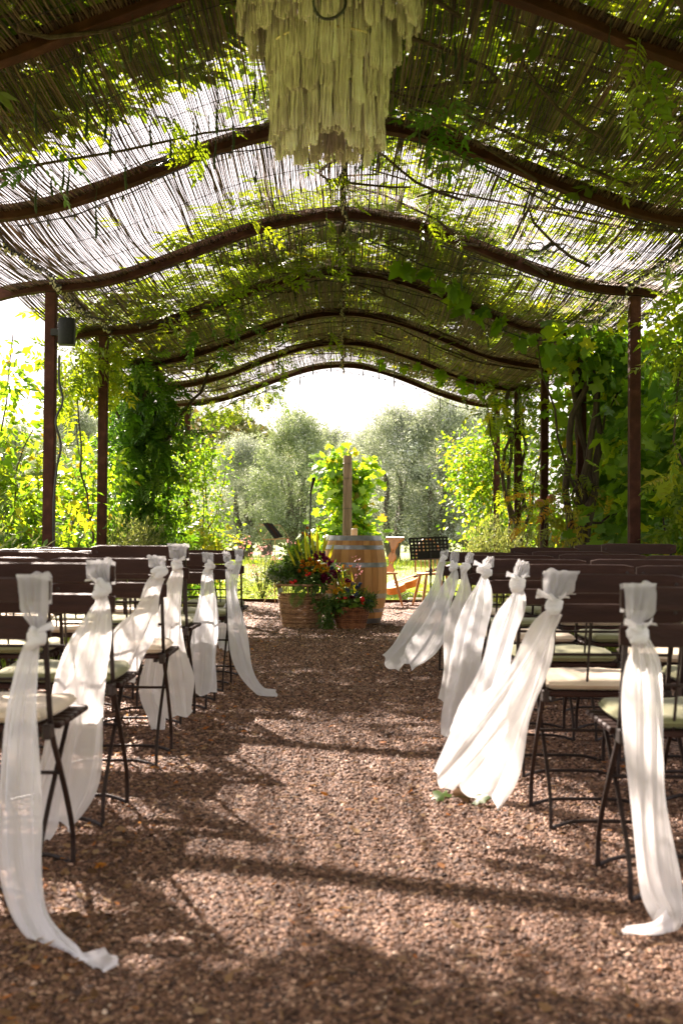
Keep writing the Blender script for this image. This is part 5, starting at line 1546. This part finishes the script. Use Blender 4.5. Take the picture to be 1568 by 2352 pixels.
for i, (px, py, k, s) in enumerate([(708, 1296, 'y', 1.1), (716, 1294, 'y', 1.1), (724, 1290, 'y', 1), (731, 1300, 'y', 1.2), (739, 1303, 'y', 1.2), (727, 1306, 'y', 1.1), (746, 1300, 'y', 1), (735, 1312, 'y', 1.1), (748, 1309, 'y', 1.1), (752, 1305, 'y', 1), (745, 1314, 'y', .9), (722, 1314, 'y', 1), (700, 1298, 'o', 1.1), (692, 1301, 'o', 1), (685, 1311, 'o', 1.1), (702, 1312, 'o', 1), (695, 1290, 'o', 1), (697, 1326, 'o', .9), (733, 1294, 'o', 1.1), (712, 1285, 'o', 1),
                                    (722, 1280, 'b', 1.1), (738, 1278, 'b', 1.1), (730, 1272, 'b', 1), (751, 1288, 'b', 1.1), (760, 1296, 'b', 1.1), (745, 1327, 'b', 1.2), (738, 1333, 'b', 1.1), (752, 1331, 'b', 1.1), (771, 1322, 'b', 1.1), (764, 1316, 'b', 1), (778, 1316, 'b', .9), (747, 1318, 'b', .9), (690, 1271, 't', 1), (714, 1268, 't', 1), (742, 1270, 't', 1.1), (763, 1306, 't', 1.1), (659, 1337, 'w', 1.6), (652, 1330, 'w', 1.5), (669, 1332, 'w', 1.3)]):
    put(fl, FM[k][i % 2], P_(px, py, 12.20 + .06 * ((i * 7) % 5) / 5), s, (1.05 + .3 * math.sin(i), .25 * math.cos(i * 2), i))
for px, py in ((669, 1337), (678, 1335), (711, 1318), (672, 1341), (704, 1322)): put(fl, hip, P_(px, py, 12.2), 1.05, (.5, .3, px))
for (bx, by, tx, ty, w) in ((697, 1290, 682, 1238, .03), (704, 1285, 700, 1222, .028), (722, 1285, 714, 1220, .034), (730, 1285, 728, 1214, .034), (742, 1285, 748, 1220, .032), (752, 1290, 768, 1250, .03), (712, 1285, 705, 1240, .02), (678, 1300, 660, 1262, .03), (737, 1280, 757, 1232, .024), (690, 1290, 676, 1262, .03)):
    blade_leaf(fl, P_(bx, by, 12.24), P_(tx, ty - 4, 12.22), w * 1.25)
for i, (px, py) in enumerate(((706, 1213), (694, 1225), (731, 1210), (736, 1216), (711, 1232), (683, 1250), (704, 1228), (722, 1228))):
    put(fl, FM['o'][i % 2], P_(px, py, 12.4), .62, (1.2, .3 * i, i)); 
    bp = P_(715 + i, 1290, 12.4); tp = P_(px, py, 12.4)
    MB().tube([bp - fl.location, (bp + tp) / 2 - fl.location + Vector((.01, 0, 0)), tp - fl.location], .002, 4).build('flower_stem', M['twig'], fl)
frond(fl, P_(690, 1352, 12.15), P_(672, 1400, 12.1), .17)
frond(fl, P_(700, 1348, 12.16), P_(680, 1368, 12.1), .14)
frond(fl, P_(650, 1330, 12.25), P_(618, 1300, 12.25), .10)
trail(fl, [P_(722, 1345, 12.16), P_(719, 1365, 12.14), P_(721, 1392, 12.14)])
trail(fl, [P_(650, 1325, 12.25), P_(630, 1312, 12.22), P_(617, 1304, 12.2)], 'ivy', 26, (.03, .055), 'ivy_trail', [OVATE])
leaf_big = [(648, 1350, .075), (742, 1352, .06)]
for i, (px, py, s) in enumerate(leaf_big):
    d = unit(np.array([[(-.5 if px < 660 else .1), -.6, -.7]])); n_ = np.array([[0.1, -1, .5]])
    V, F, r = scatter(OVATE, np.array([list(P_(px, py, 12.18) - fl.location)]), frames(d, n_), np.array([[s * 1.3, s, s]]), np.array([.3]))
    link('leaf', np_mesh('leaf', V, F, M['f_silver'] if px < 660 else M['ivy'], r), fl)

fs = tag(empty('flower_arrangement', (B2.x, 12.24, .2)), 'small flower arrangement with red fruit and trailing greenery in the low basket', 'flower arrangement')
fol(fs, [OVATE], [blob(800, 1382, 12.2, (.17, .11, .06), 50, 9, .03), blob(770, 1385, 12.15, (.10, .08, .07), 30, 9, .03)], (.035, .065), 'ivy')
fol(fs, [NARROW], [blob(748, 1392, 12.15, (.07, .06, .06), 30, 12, .025), blob(752, 1425, 12.12, (.04, .04, .09), 22, 12, .02), blob(845, 1380, 12.16, (.06, .06, .06), 30, 14, .025), blob(800, 1365, 12.25, (.13, .08, .07), 34, 12, .03)], (.035, .065), 'ivy', .4)
for i, (px, py, k, s) in enumerate([(770, 1358, 'y', .9), (777, 1354, 'y', .9), (766, 1364, 'y', .9), (783, 1357, 'y', .8), (776, 1362, 'y', .9), (787, 1362, 'y', .8), (781, 1370, 'y', .8), (793, 1339, 'y', .9), (800, 1342, 'y', .9), (797, 1346, 'y', .8), (790, 1346, 'y', .8), (804, 1338, 'b', .7), (798, 1334, 'b', .7), (807, 1375, 'b', .9), (806, 1388, 'b', .8), (796, 1356, 't', 1.2), (818, 1366, 't', 1.1), (828, 1344, 't', 1.3), (820, 1350, 't', 1.1), (843, 1381, 't', 1.3), (851, 1384, 't', 1.1), (836, 1386, 't', 1), (810, 1342, 't', 1)]):
    put(fs, FM[k][i % 2], P_(px, py, 12.12 + .05 * ((i * 3) % 4) / 4), s, (1.05, .3 * math.sin(i * 2), i))
for px, py, s in ((778, 1378, 1.5), (832, 1377, 1.5), (792, 1374, 1.2), (834, 1386, 1), (790, 1381, 1.1)): put(fs, hip, P_(px, py, 12.1), s, (.4, .3, px))
for (bx, by, tx, ty, w) in ((790, 1365, 771, 1304, .022), (792, 1365, 784, 1300, .02), (815, 1365, 806, 1312, .022), (830, 1375, 846, 1342, .016), (818, 1372, 812, 1330, .016)):
    blade_leaf(fs, P_(bx, by, 12.2), P_(tx, ty, 12.18), w)
for i, (tx, ty) in enumerate(((819, 1283), (823, 1300), (826, 1312), (776, 1298), (789, 1300), (806, 1300), (818, 1322), (811, 1335))):
    bp = P_(822, 1370, 12.2); tp = P_(tx, ty, 12.18)
    MB().tube([bp - fs.location, (bp * .5 + tp * .5) + Vector((.012, 0, .02)) - fs.location, tp - fs.location], .0018, 4).build('flower_stem', M['twig'], fs)
    mbp = MB()
    for q in range(5):
        c = tp - fs.location + Vector(g.normal(0, .012, 3)); d = Vector(g.normal(0, 1, 3)).normalized(); e_ = d.orthogonal()
        mbp.add([c, c + e_ * .014 + d * .005, c + d * .016, c - e_ * .014 + d * .005], [(0, 1, 2, 3)])
    mbp.build('flower_head', M['f_pink'] if i not in (4, 5) else M['f_orange'], fs)
for i, (px, py, s) in enumerate(((790, 1382, .075), (816, 1380, .08), (818, 1391, .085), (806, 1396, .06), (776, 1404, .075))):
    d = unit(np.array([[.3 * math.sin(i * 2), -.6, -.3]])); n_ = np.array([[0.1, -1, .7]])
    V, F, r = scatter(OVATE, np.array([list(P_(px, py - 6, 12.08) - fs.location)]), frames(d, n_), np.array([[s * 1.5, s, s]]), np.array([.9]))
    link('leaf', np_mesh('leaf', V, F, M['fern'], r), fs)
trail(fs, [P_(762, 1392, 12.1), P_(754, 1415, 12.08), P_(750, 1440, 12.06)], 'ivy', 34, (.03, .055))
trail(fs, [P_(756, 1392, 12.12), P_(740, 1405, 12.1), P_(735, 1432, 12.08)], 'ivy', 24, (.03, .05), 'ivy_trail', [OVATE])
trail(fs, [P_(770, 1395, 12.1), P_(765, 1420, 12.07), P_(758, 1442, 12.05)], 'fern', 26, (.025, .045), 'ivy_trail', [OVATE])

# ------------------------------------------------------------------ musicians' corner
def mic_stand():
    p = at(712, 1230, 14.4); e = tag(empty('microphone_stand', (p.x, 14.4, 0)), 'black straight microphone stand rising behind the flowers', 'microphone stand')
    MB().lathe([(.13, 0), (.13, .012), (.06, .028), (.014, .034)], 28).build('base', M['blackmetal'], e, smooth=True)
    MB().tube([(0, 0, .03), (0, 0, .95)], .0135, 10).build('lower_tube', M['blackmetal'], e, smooth=True)
    MB().tube([(0, 0, .95), (.004, 0, 1.46)], .0095, 10).build('upper_tube', M['blackmetal'], e, smooth=True)
    MB().lathe([(.018, .92), (.02, .93), (.02, .98), (.014, .99)], 12).build('clutch', M['blackmetal'], e, smooth=True)
    MB().tube([(.004, 0, 1.44), (.004, 0, 1.50), (.012, -.012, 1.53)], [.014, .015, .017], 10).build('clip', M['blackmetal'], e, smooth=True)
    m = tag(empty('microphone', (p.x + .008, 14.38, 1.50)), 'black handheld microphone in the clip of the stand', 'microphone')
    MB().tube([(0, 0, 0), (.012, -.02, .05), (.026, -.045, .11)], [.013, .017, .021], 12).build('body', M['blackmetal'], m, smooth=True)
    hd = MB().lathe([(.002, -.03), (.018, -.024), (.025, -.008), (.025, .008), (.018, .022), (.002, .03)], 14)
    o = hd.build('grille', M['hoop'], m, smooth=True); o.location = (.033, -.055, .135); o.rotation_euler = (.4, .25, 0); o.data.materials[0] = M['speaker']
    cp = [(p.x + .02, 14.4, 1.5), (p.x - .035, 14.38, 1.40), (p.x - .05, 14.38, 1.2), (p.x - .055, 14.39, 1.0), (p.x - .03, 14.4, .7), (p.x - .02, 14.4, .02)]
    tag(MB().tube(smooth_path(cp, 40), .004, 5).build('microphone_cable', M['cable'], smooth=True), 'thin black cable hanging beside the microphone stand', 'cable')
mic_stand()

def folding_stand():
    p = at(632, 1230, 16.2); e = tag(empty('music_stand', (p.x, 16.2, .012)), 'slim folding wire music stand left of the flowers', 'music stand')
    MB().tube([(0, 0, .16), (0, 0, .60)], .0085, 8).build('lower_tube', M['brass'], e, smooth=True)
    MB().tube([(0, 0, .55), (0, 0, .90)], .0055, 8).build('upper_tube', M['brass'], e, smooth=True)
    for a in (-2.5, -.4, 1.6):
        MB().tube([(0, 0, .30), (.2 * math.cos(a), .2 * math.sin(a), .0)], .005, 6).build('leg', M['brass'], e, smooth=True)
        MB().tube([(0, 0, .13), (.13 * math.cos(a), .13 * math.sin(a), .10)], .004, 6).build('brace', M['brass'], e, smooth=True)
    # wire desk
    def d(x, h): return Vector((x, h * .42, .89 + h * .9))
    MB().tube([d(-.17, 0) + Vector((0, -.03, -.005)), d(.19, 0) + Vector((0, -.03, .015))], .008, 6).build('ledge', M['brass'], e, smooth=True)
    for a, b in (((-.17, 0), (-.06, .2)), ((-.24, .24), (-.06, .2)), ((.19, .02), (.06, .22)), ((-.24, .2), (.06, .22)), ((-.17, 0), (-.27, .2)), ((.0, 0), (-.06, .2)), ((.0, 0), (.06, .22))):
        MB().tube([d(*a), d(*b)], .004, 5).build('desk_wire', M['brass'], e, smooth=True)
    f = tag(empty('music_folder', (p.x, 16.2, .012)), 'black folder resting on the folding music stand', 'folder')
    q = MB()
    pts = [d(-.18, .235), d(-.05, .235), d(.11, .03), d(-.01, .0)]
    fr = Vector((0, -.014, .006))
    q.add([v + fr for v in pts] + [v + fr + Vector((0, -.012, .004)) for v in pts], [(0, 1, 2, 3), (4, 5, 6, 7), (0, 1, 5, 4), (1, 2, 6, 5), (2, 3, 7, 6), (3, 0, 4, 7)])
    q.build('cover', M['paper'], f)
    sp = MB(); a_, b_ = (pts[0] + pts[1]) / 2, (pts[2] + pts[3]) / 2
    sp.tube([a_ + fr * 2.4, b_ + fr * 2.4], .008, 6); sp.build('spine', M['rust'], f)
folding_stand()

def orchestra_stand():
    Y = 15.2; p = at(989, 1230, Y); e = tag(empty('music_stand', (p.x, Y, .012)), 'black music stand with perforated desk right of the barrel', 'music stand')
    s = Y / FPX
    w, h = .505, .30
    # perforated desk: 10 x 6 cells, round holes where the photograph shows them
    mb = MB(); nx_, ny_ = 10, 6; cw, chh = w * .94 / nx_, h * .93 / ny_
    def P2(x, z): return Vector((x, 0, z))
    for j in range(ny_):
        for i in range(nx_):
            x0 = -w / 2 * .94 + i * cw; z0 = h * .035 + j * chh; cx_, cz_ = x0 + cw / 2, z0 + chh / 2
            hole = (j >= 2) or i < 2
            sq = [(x0 + cw, cz_), (x0 + cw, z0 + chh), (cx_, z0 + chh), (x0, z0 + chh), (x0, cz_), (x0, z0), (cx_, z0), (x0 + cw, z0)]
            if hole:
                ri = [(cx_ + .0135 * math.cos(k * PI / 4), cz_ + .0135 * math.sin(k * PI / 4)) for k in range(8)]
                V = [P2(*q) for q in sq] + [P2(*q) for q in ri]
                mb.add(V, [(k, (k + 1) % 8, 8 + (k + 1) % 8, 8 + k) for k in range(8)], .5)
            else:
                mb.add([P2(*q) for q in sq], [tuple(range(8))], .5)
    x_, z0_, z1_ = w / 2 * .94, h * .035, h * .965
    for (a, b, c, d_) in ((-w / 2, -x_, 0, h), (x_, w / 2, 0, h), (-x_, x_, 0, z0_), (-x_, x_, z1_, h)):
        mb.add([P2(a, c), P2(b, c), P2(b, d_), P2(a, d_)], [(0, 1, 2, 3)], .5)
    o = mb.build('desk', M['blackmetal'], e)
    so = o.modifiers.new('thick', 'SOLIDIFY'); so.thickness = .003
    tl = at(989, 1285, Y)
    o.location = (-.01, .02, tl.z - .012); o.rotation_euler = (-.30, -.045, .06)
    MB().box((0, 0, 0), (w, .05, .004)).build('ledge', M['blackmetal'], o).location = (0, -.025, -.003)
    MB().tube([(0, .03, tl.z + .08), (0, .02, tl.z - .05), (0, .0, tl.z - .09)], .011, 8).build('neck', M['blackmetal'], e, smooth=True)
    MB().tube([(0, 0, .05), (0, 0, tl.z - .08)], .012, 10).build('tube', M['blackmetal'], e, smooth=True)
    MB().lathe([(.019, .44), (.021, .45), (.021, .53), (.015, .54)], 12).build('clutch', M['blackmetal'], e, smooth=True)
    MB().box((-.035, 0, .50), (.045, .014, .014), bev=.003).build('lever', M['blackmetal'], e)
    for a in (PI * .98, PI * 1.75, PI * .35):
        MB().sweep([(0, 0, .055), (.1 * math.cos(a), .1 * math.sin(a), .03), (.24 * math.cos(a), .24 * math.sin(a), .008)], .022, .008, side=(-math.sin(a), math.cos(a), 0)).build('leg', M['blackmetal'], e)
orchestra_stand()

def wood_legs(e, seat_z, w, d):
    for sx in (-1, 1):
        for sy in (-1, 1):
            t = Vector((sx * w * .32, sy * d * .32, seat_z)); f = Vector((sx * w * .52, sy * d * .52, 0))
            MB().tube([t, t * .75 + f * .25, t * .4 + f * .6, f], [.017, .021, .019, .012], 10).build('leg', M['pine'], e, smooth=True)
def seat_board(e, z, w, d):
    n = 28; V = []
    for zz, s in ((0, .97), (.006, 1), (.022, 1), (.028, .97)):
        for k in range(n):
            a = 2 * PI * k / n; c, s_ = math.cos(a), math.sin(a)
            V.append((w / 2 * s * math.copysign(abs(c) ** .6, c), d / 2 * s * math.copysign(abs(s_) ** .6, s_), z + zz))
    F = [tuple(range(n))[::-1], tuple(range(3 * n, 4 * n))] + [(j * n + k, j * n + (k + 1) % n, (j + 1) * n + (k + 1) % n, (j + 1) * n + k) for j in range(3) for k in range(n)]
    MB().add(V, F).build('seat', M['pine'], e, smooth=True)
def bow_chair():
    p = at(990, 1230, 15.95); e = tag(empty('wooden_chair', (p.x + .03, 15.95, .012), .25), 'pale pine bow-back wooden chair behind the perforated music stand', 'chair')
    seat_board(e, .43, .43, .40); wood_legs(e, .435, .43, .40)
    bow = [(.20 * math.cos(a), .16 + .09 * max(0, math.sin(a)), .455 + .46 * math.sin(a) ** .75 if a not in (0, PI) else .455) for a in np.linspace(0, PI, 26)]
    bow = [(x, y, z.real if isinstance(z, complex) else z) for x, y, z in bow]
    MB().tube(bow, .013, 8).build('bow', M['pine'], e, smooth=True)
    for i in range(5):
        x = -.13 + .065 * i; zt = .455 + .46 * (1 - (x / .2) ** 2) ** .37
        MB().tube([(x * .85, .155, .455), (x, .16 + .09 * (zt - .455) / .46, zt)], .007, 6).build('spindle', M['pine'], e, smooth=True)
    for sx in (-1, 1):
        MB().tube([(sx * .175, -.16, .20), (sx * .175, .16, .20)], .009, 6).build('stretcher', M['pine'], e, smooth=True)
    MB().tube([(-.175, 0, .20), (.175, 0, .20)], .009, 6).build('stretcher', M['pine'], e, smooth=True)
bow_chair()
def carved_chair():
    p = at(884, 1230, 16.0); e = tag(empty('wooden_chair', (p.x - .06, 16.0, .012), -.9), 'pine chair with carved pierced backrest half hidden by the barrel', 'chair')
    seat_board(e, .43, .42, .40); wood_legs(e, .435, .42, .40)
    # carved back board: scalloped outline with a pierced round rosette
    zs_ = np.linspace(0, 1, 40)
    def half(t): return .055 + .028 * math.sin(t * PI * 5.2 + .4) * (1 - .3 * t) + (.085 if t > .87 else 0) * min((t - .87) / .05, 1)
    mb = MB(); th = .011
    hc, hr = .62, .032
    H_ = .47
    for side in (-1, 1):
        V = []; F = []
        for t in zs_:
            z = t * H_; inner = 0
            dz = z - hc * H_
            if abs(dz) < hr: inner = math.sqrt(hr * hr - dz * dz)
            dz2 = z - .28 * H_
            if abs(dz2) < .022: inner = max(inner, math.sqrt(.022 ** 2 - dz2 * dz2))
            for yy in (-th, th):
                V += [(side * inner, yy, z), (side * half(t), yy, z)]
        for j in range(len(zs_) - 1):
            o = j * 4; p_ = o + 4
            F += [(o, o + 1, p_ + 1, p_), (o + 2, o + 3, p_ + 3, p_ + 2), (o + 1, o + 3, p_ + 3, p_ + 1), (o, o + 2, p_ + 2, p_)]
        F += [(0, 1, 3, 2), tuple(len(V) - 4 + q for q in (0, 1, 3, 2))]
        mb.add(V, F)
    o = mb.build('backrest', M['pine'], e); o.location = (0, .165, .45); o.rotation_euler = (-.2, 0, 0)
    ro = MB()
    for k in range(6):
        a = k * PI / 3; ro.tube([(0, 0, 0), (hr * math.cos(a), 0, hr * math.sin(a))], .005, 5)
    q = ro.build('rosette', M['pine'], o); q.location = (0, 0, hc * H_)
    MB().box((0, 0, 0), (.38, .026, .05), bev=.01).build('crest_rail', M['pine'], o).location = (0, 0, H_ + .0)
carved_chair()

def guitar():
    c = at(926, 1347, 16.55)
    e = empty('acoustic_guitar', (c.x, 16.55, c.z - .02)); tag(e, 'honey coloured acoustic guitar lying tilted on the lawn edge', 'guitar')
    n = 60; out = []
    for k in range(n):
        a = 2 * PI * k / n; x = .25 * math.cos(a)
        r = .165 + .03 * math.cos(2 * a) * 0
        w = .185 if x < 0 else .14
        waist = .035 * math.exp(-((x - .04) / .07) ** 2)
        y = math.copysign(abs(math.sin(a)) ** .8, math.sin(a)) * (w - waist)
        out.append((x, y))
    V = [(x, y, 0) for x, y in out] + [(x, y, .10) for x, y in out]
    rim = MB().add(V, [(k, (k + 1) % n, n + (k + 1) % n, n + k) for k in range(n)]).build('rim', M['guitar'], e, smooth=True)
    MB().add([(x, y, .10) for x, y in out], [tuple(range(n))]).build('soundboard', M['guitar'], e)
    MB().add([(x, y, 0) for x, y in out], [tuple(range(n))[::-1]]).build('back', M['guitar_dark'], e)
    MB().lathe([(.048, .1005), (.05, .102), (.05, .103), (.0, .103)], 24).build('sound_hole', M['guitar_dark'], e).location = (.06, 0, 0)
    MB().box((-.11, 0, .104), (.03, .15, .01), bev=.003).build('bridge', M['guitar_dark'], e)
    MB().box((.42, 0, .10), (.48, .055, .022), bev=.006).build('neck', M['guitar_dark'], e)
    MB().box((.73, 0, .09), (.17, .07, .018), bev=.005).build('headstock', M['guitar_dark'], e)
    st = MB()
    for i in range(6): st.tube([(-.11, -.02 + .008 * i, .113), (.68, -.02 + .008 * i, .115)], .0012, 4)
    st.build('strings', M['brass'], e)
    e.rotation_euler = (math.radians(14), math.radians(-19), math.radians(6))
guitar()
ps = at(953, 1371, 17.3)
pw = tag(empty('power_strip', (ps.x, 17.25, .0), .08), 'white power strip lying at the lawn edge near the guitar', 'power strip')
MB().box((0, 0, .035), (.22, .065, .05), bev=.008).build('body', M['whiteplastic'], pw)
for i in range(3): MB().lathe([(.019, .0595), (.02, .062), (.015, .0625), (.0, .061)], 14).build('socket', M['whiteplastic'], pw).location = (-.065 + .065 * i, 0, 0)
for lb, pts in (('black cable snaking over the gravel right of the barrel', [(.62, 14.2, .02), (.75, 14.5, .022), (.9, 14.2, .02), (1.05, 14.6, .022), (1.15, 15.2, .02)]),
                ('black cable curling on the grass beneath the guitar', [(.75, 16.6, .02), (.9, 16.45, .03), (1.02, 16.6, .10), (.98, 16.75, .16), (.86, 16.8, .10), (.95, 17.1, .03)]),
                ('black cable lying between the music stand and the last chairs', [(1.2, 15.0, .02), (1.3, 14.3, .02), (1.15, 13.6, .022), (1.35, 13.0, .02)])):
    tag(MB().tube(smooth_path(pts, 40), .006, 5).build('floor_cable', M['cable'], smooth=True), lb, 'cable')

# ------------------------------------------------------------------ fallen leaves
g = np.random.default_rng(123)
n = 7000
x = np.where(g.uniform(0, 1, n) < .45, -.55 - np.abs(g.normal(0, .45, n)), g.uniform(-2.0, 2.0, n)); y = 2.0 + 14 * g.uniform(0, 1, n) ** 1.7
k = np.abs(x) < .4 * y + .3; x, y = x[k], y[k]; n = len(x)
p = np.stack([x, y, gh(x, y) + .012], -1)
a = g.uniform(0, 2 * PI, n)
out = np.stack([np.cos(a), np.sin(a), g.normal(0, .15, n)], -1)
V, F, r = scatter(OVATE, p, frames(out, np.stack([g.normal(0, .3, n), g.normal(0, .3, n), np.ones(n)], -1)), np.stack([g.uniform(.5, 1.3, n), np.ones(n), g.uniform(-2, 2, n)], -1) * (.012 + .03 * g.uniform(0, 1, n) ** 2)[:, None], g.uniform(0, 1, n) ** 1.2)
o = link('fallen_leaves', np_mesh('fallen_leaves', V, F, M['litter'], r)); tag(o, 'small dry tan and orange leaves scattered over the gravel', 'fallen leaves', kind='stuff')
# straw-like bits
n = 1500; x = g.uniform(-1.4, 1.4, n); y = 2.0 + 6 * g.uniform(0, 1, n) ** 1.4; a = g.uniform(0, 2 * PI, n)
V, F, r = scatter(NARROW, np.stack([x, y, gh(x, y) + .012], -1), frames(np.stack([np.cos(a), np.sin(a), g.normal(0, .1, n)], -1), np.stack([g.normal(0, .2, n), g.normal(0, .2, n), np.ones(n)], -1)), np.stack([np.full(n, .45), np.ones(n), np.ones(n)], -1) * g.uniform(.02, .055, n)[:, None], np.clip(g.normal(.6, .15, n), 0, .88))
o = link('dry_stalks', np_mesh('dry_stalks', V, F, M['litter'], r)); tag(o, 'thin straw coloured leaf stalks scattered over the gravel', 'leaf litter', kind='stuff')
# green sprig in the aisle
c = at(1055, 1842, 4.27)
sp = tag(empty('fallen_sprig', (c.x, 4.27, float(gh(c.x, 4.27)))), 'fallen green and brown vine leaves on the gravel by the blown sash', 'fallen sprig')
for i, (dx, dy, a, s, mk) in enumerate(((-.05, 0, 2.2, .07, 'grape'), (0, .02, .9, .075, 'litter'), (.05, -.01, -.3, .07, 'grape'), (.02, .03, 1.7, .06, 'litter'), (.085, .01, -.9, .055, 'litter'))):
    V, F, r = scatter(GRAPE[i % 3], np.array([[dx, dy, .022]]), frames(np.array([[math.cos(a), math.sin(a), .25]]), np.array([[.3 * math.sin(i), -.5, 1]])), np.array([s]), np.array([.35]))
    link('leaf', np_mesh('leaf', V, F, M[mk], r), sp)
MB().tube([(-.08, 0, .018), (0, .01, .024), (.10, .0, .018)], .002, 4).build('stem', M['twig'], sp)
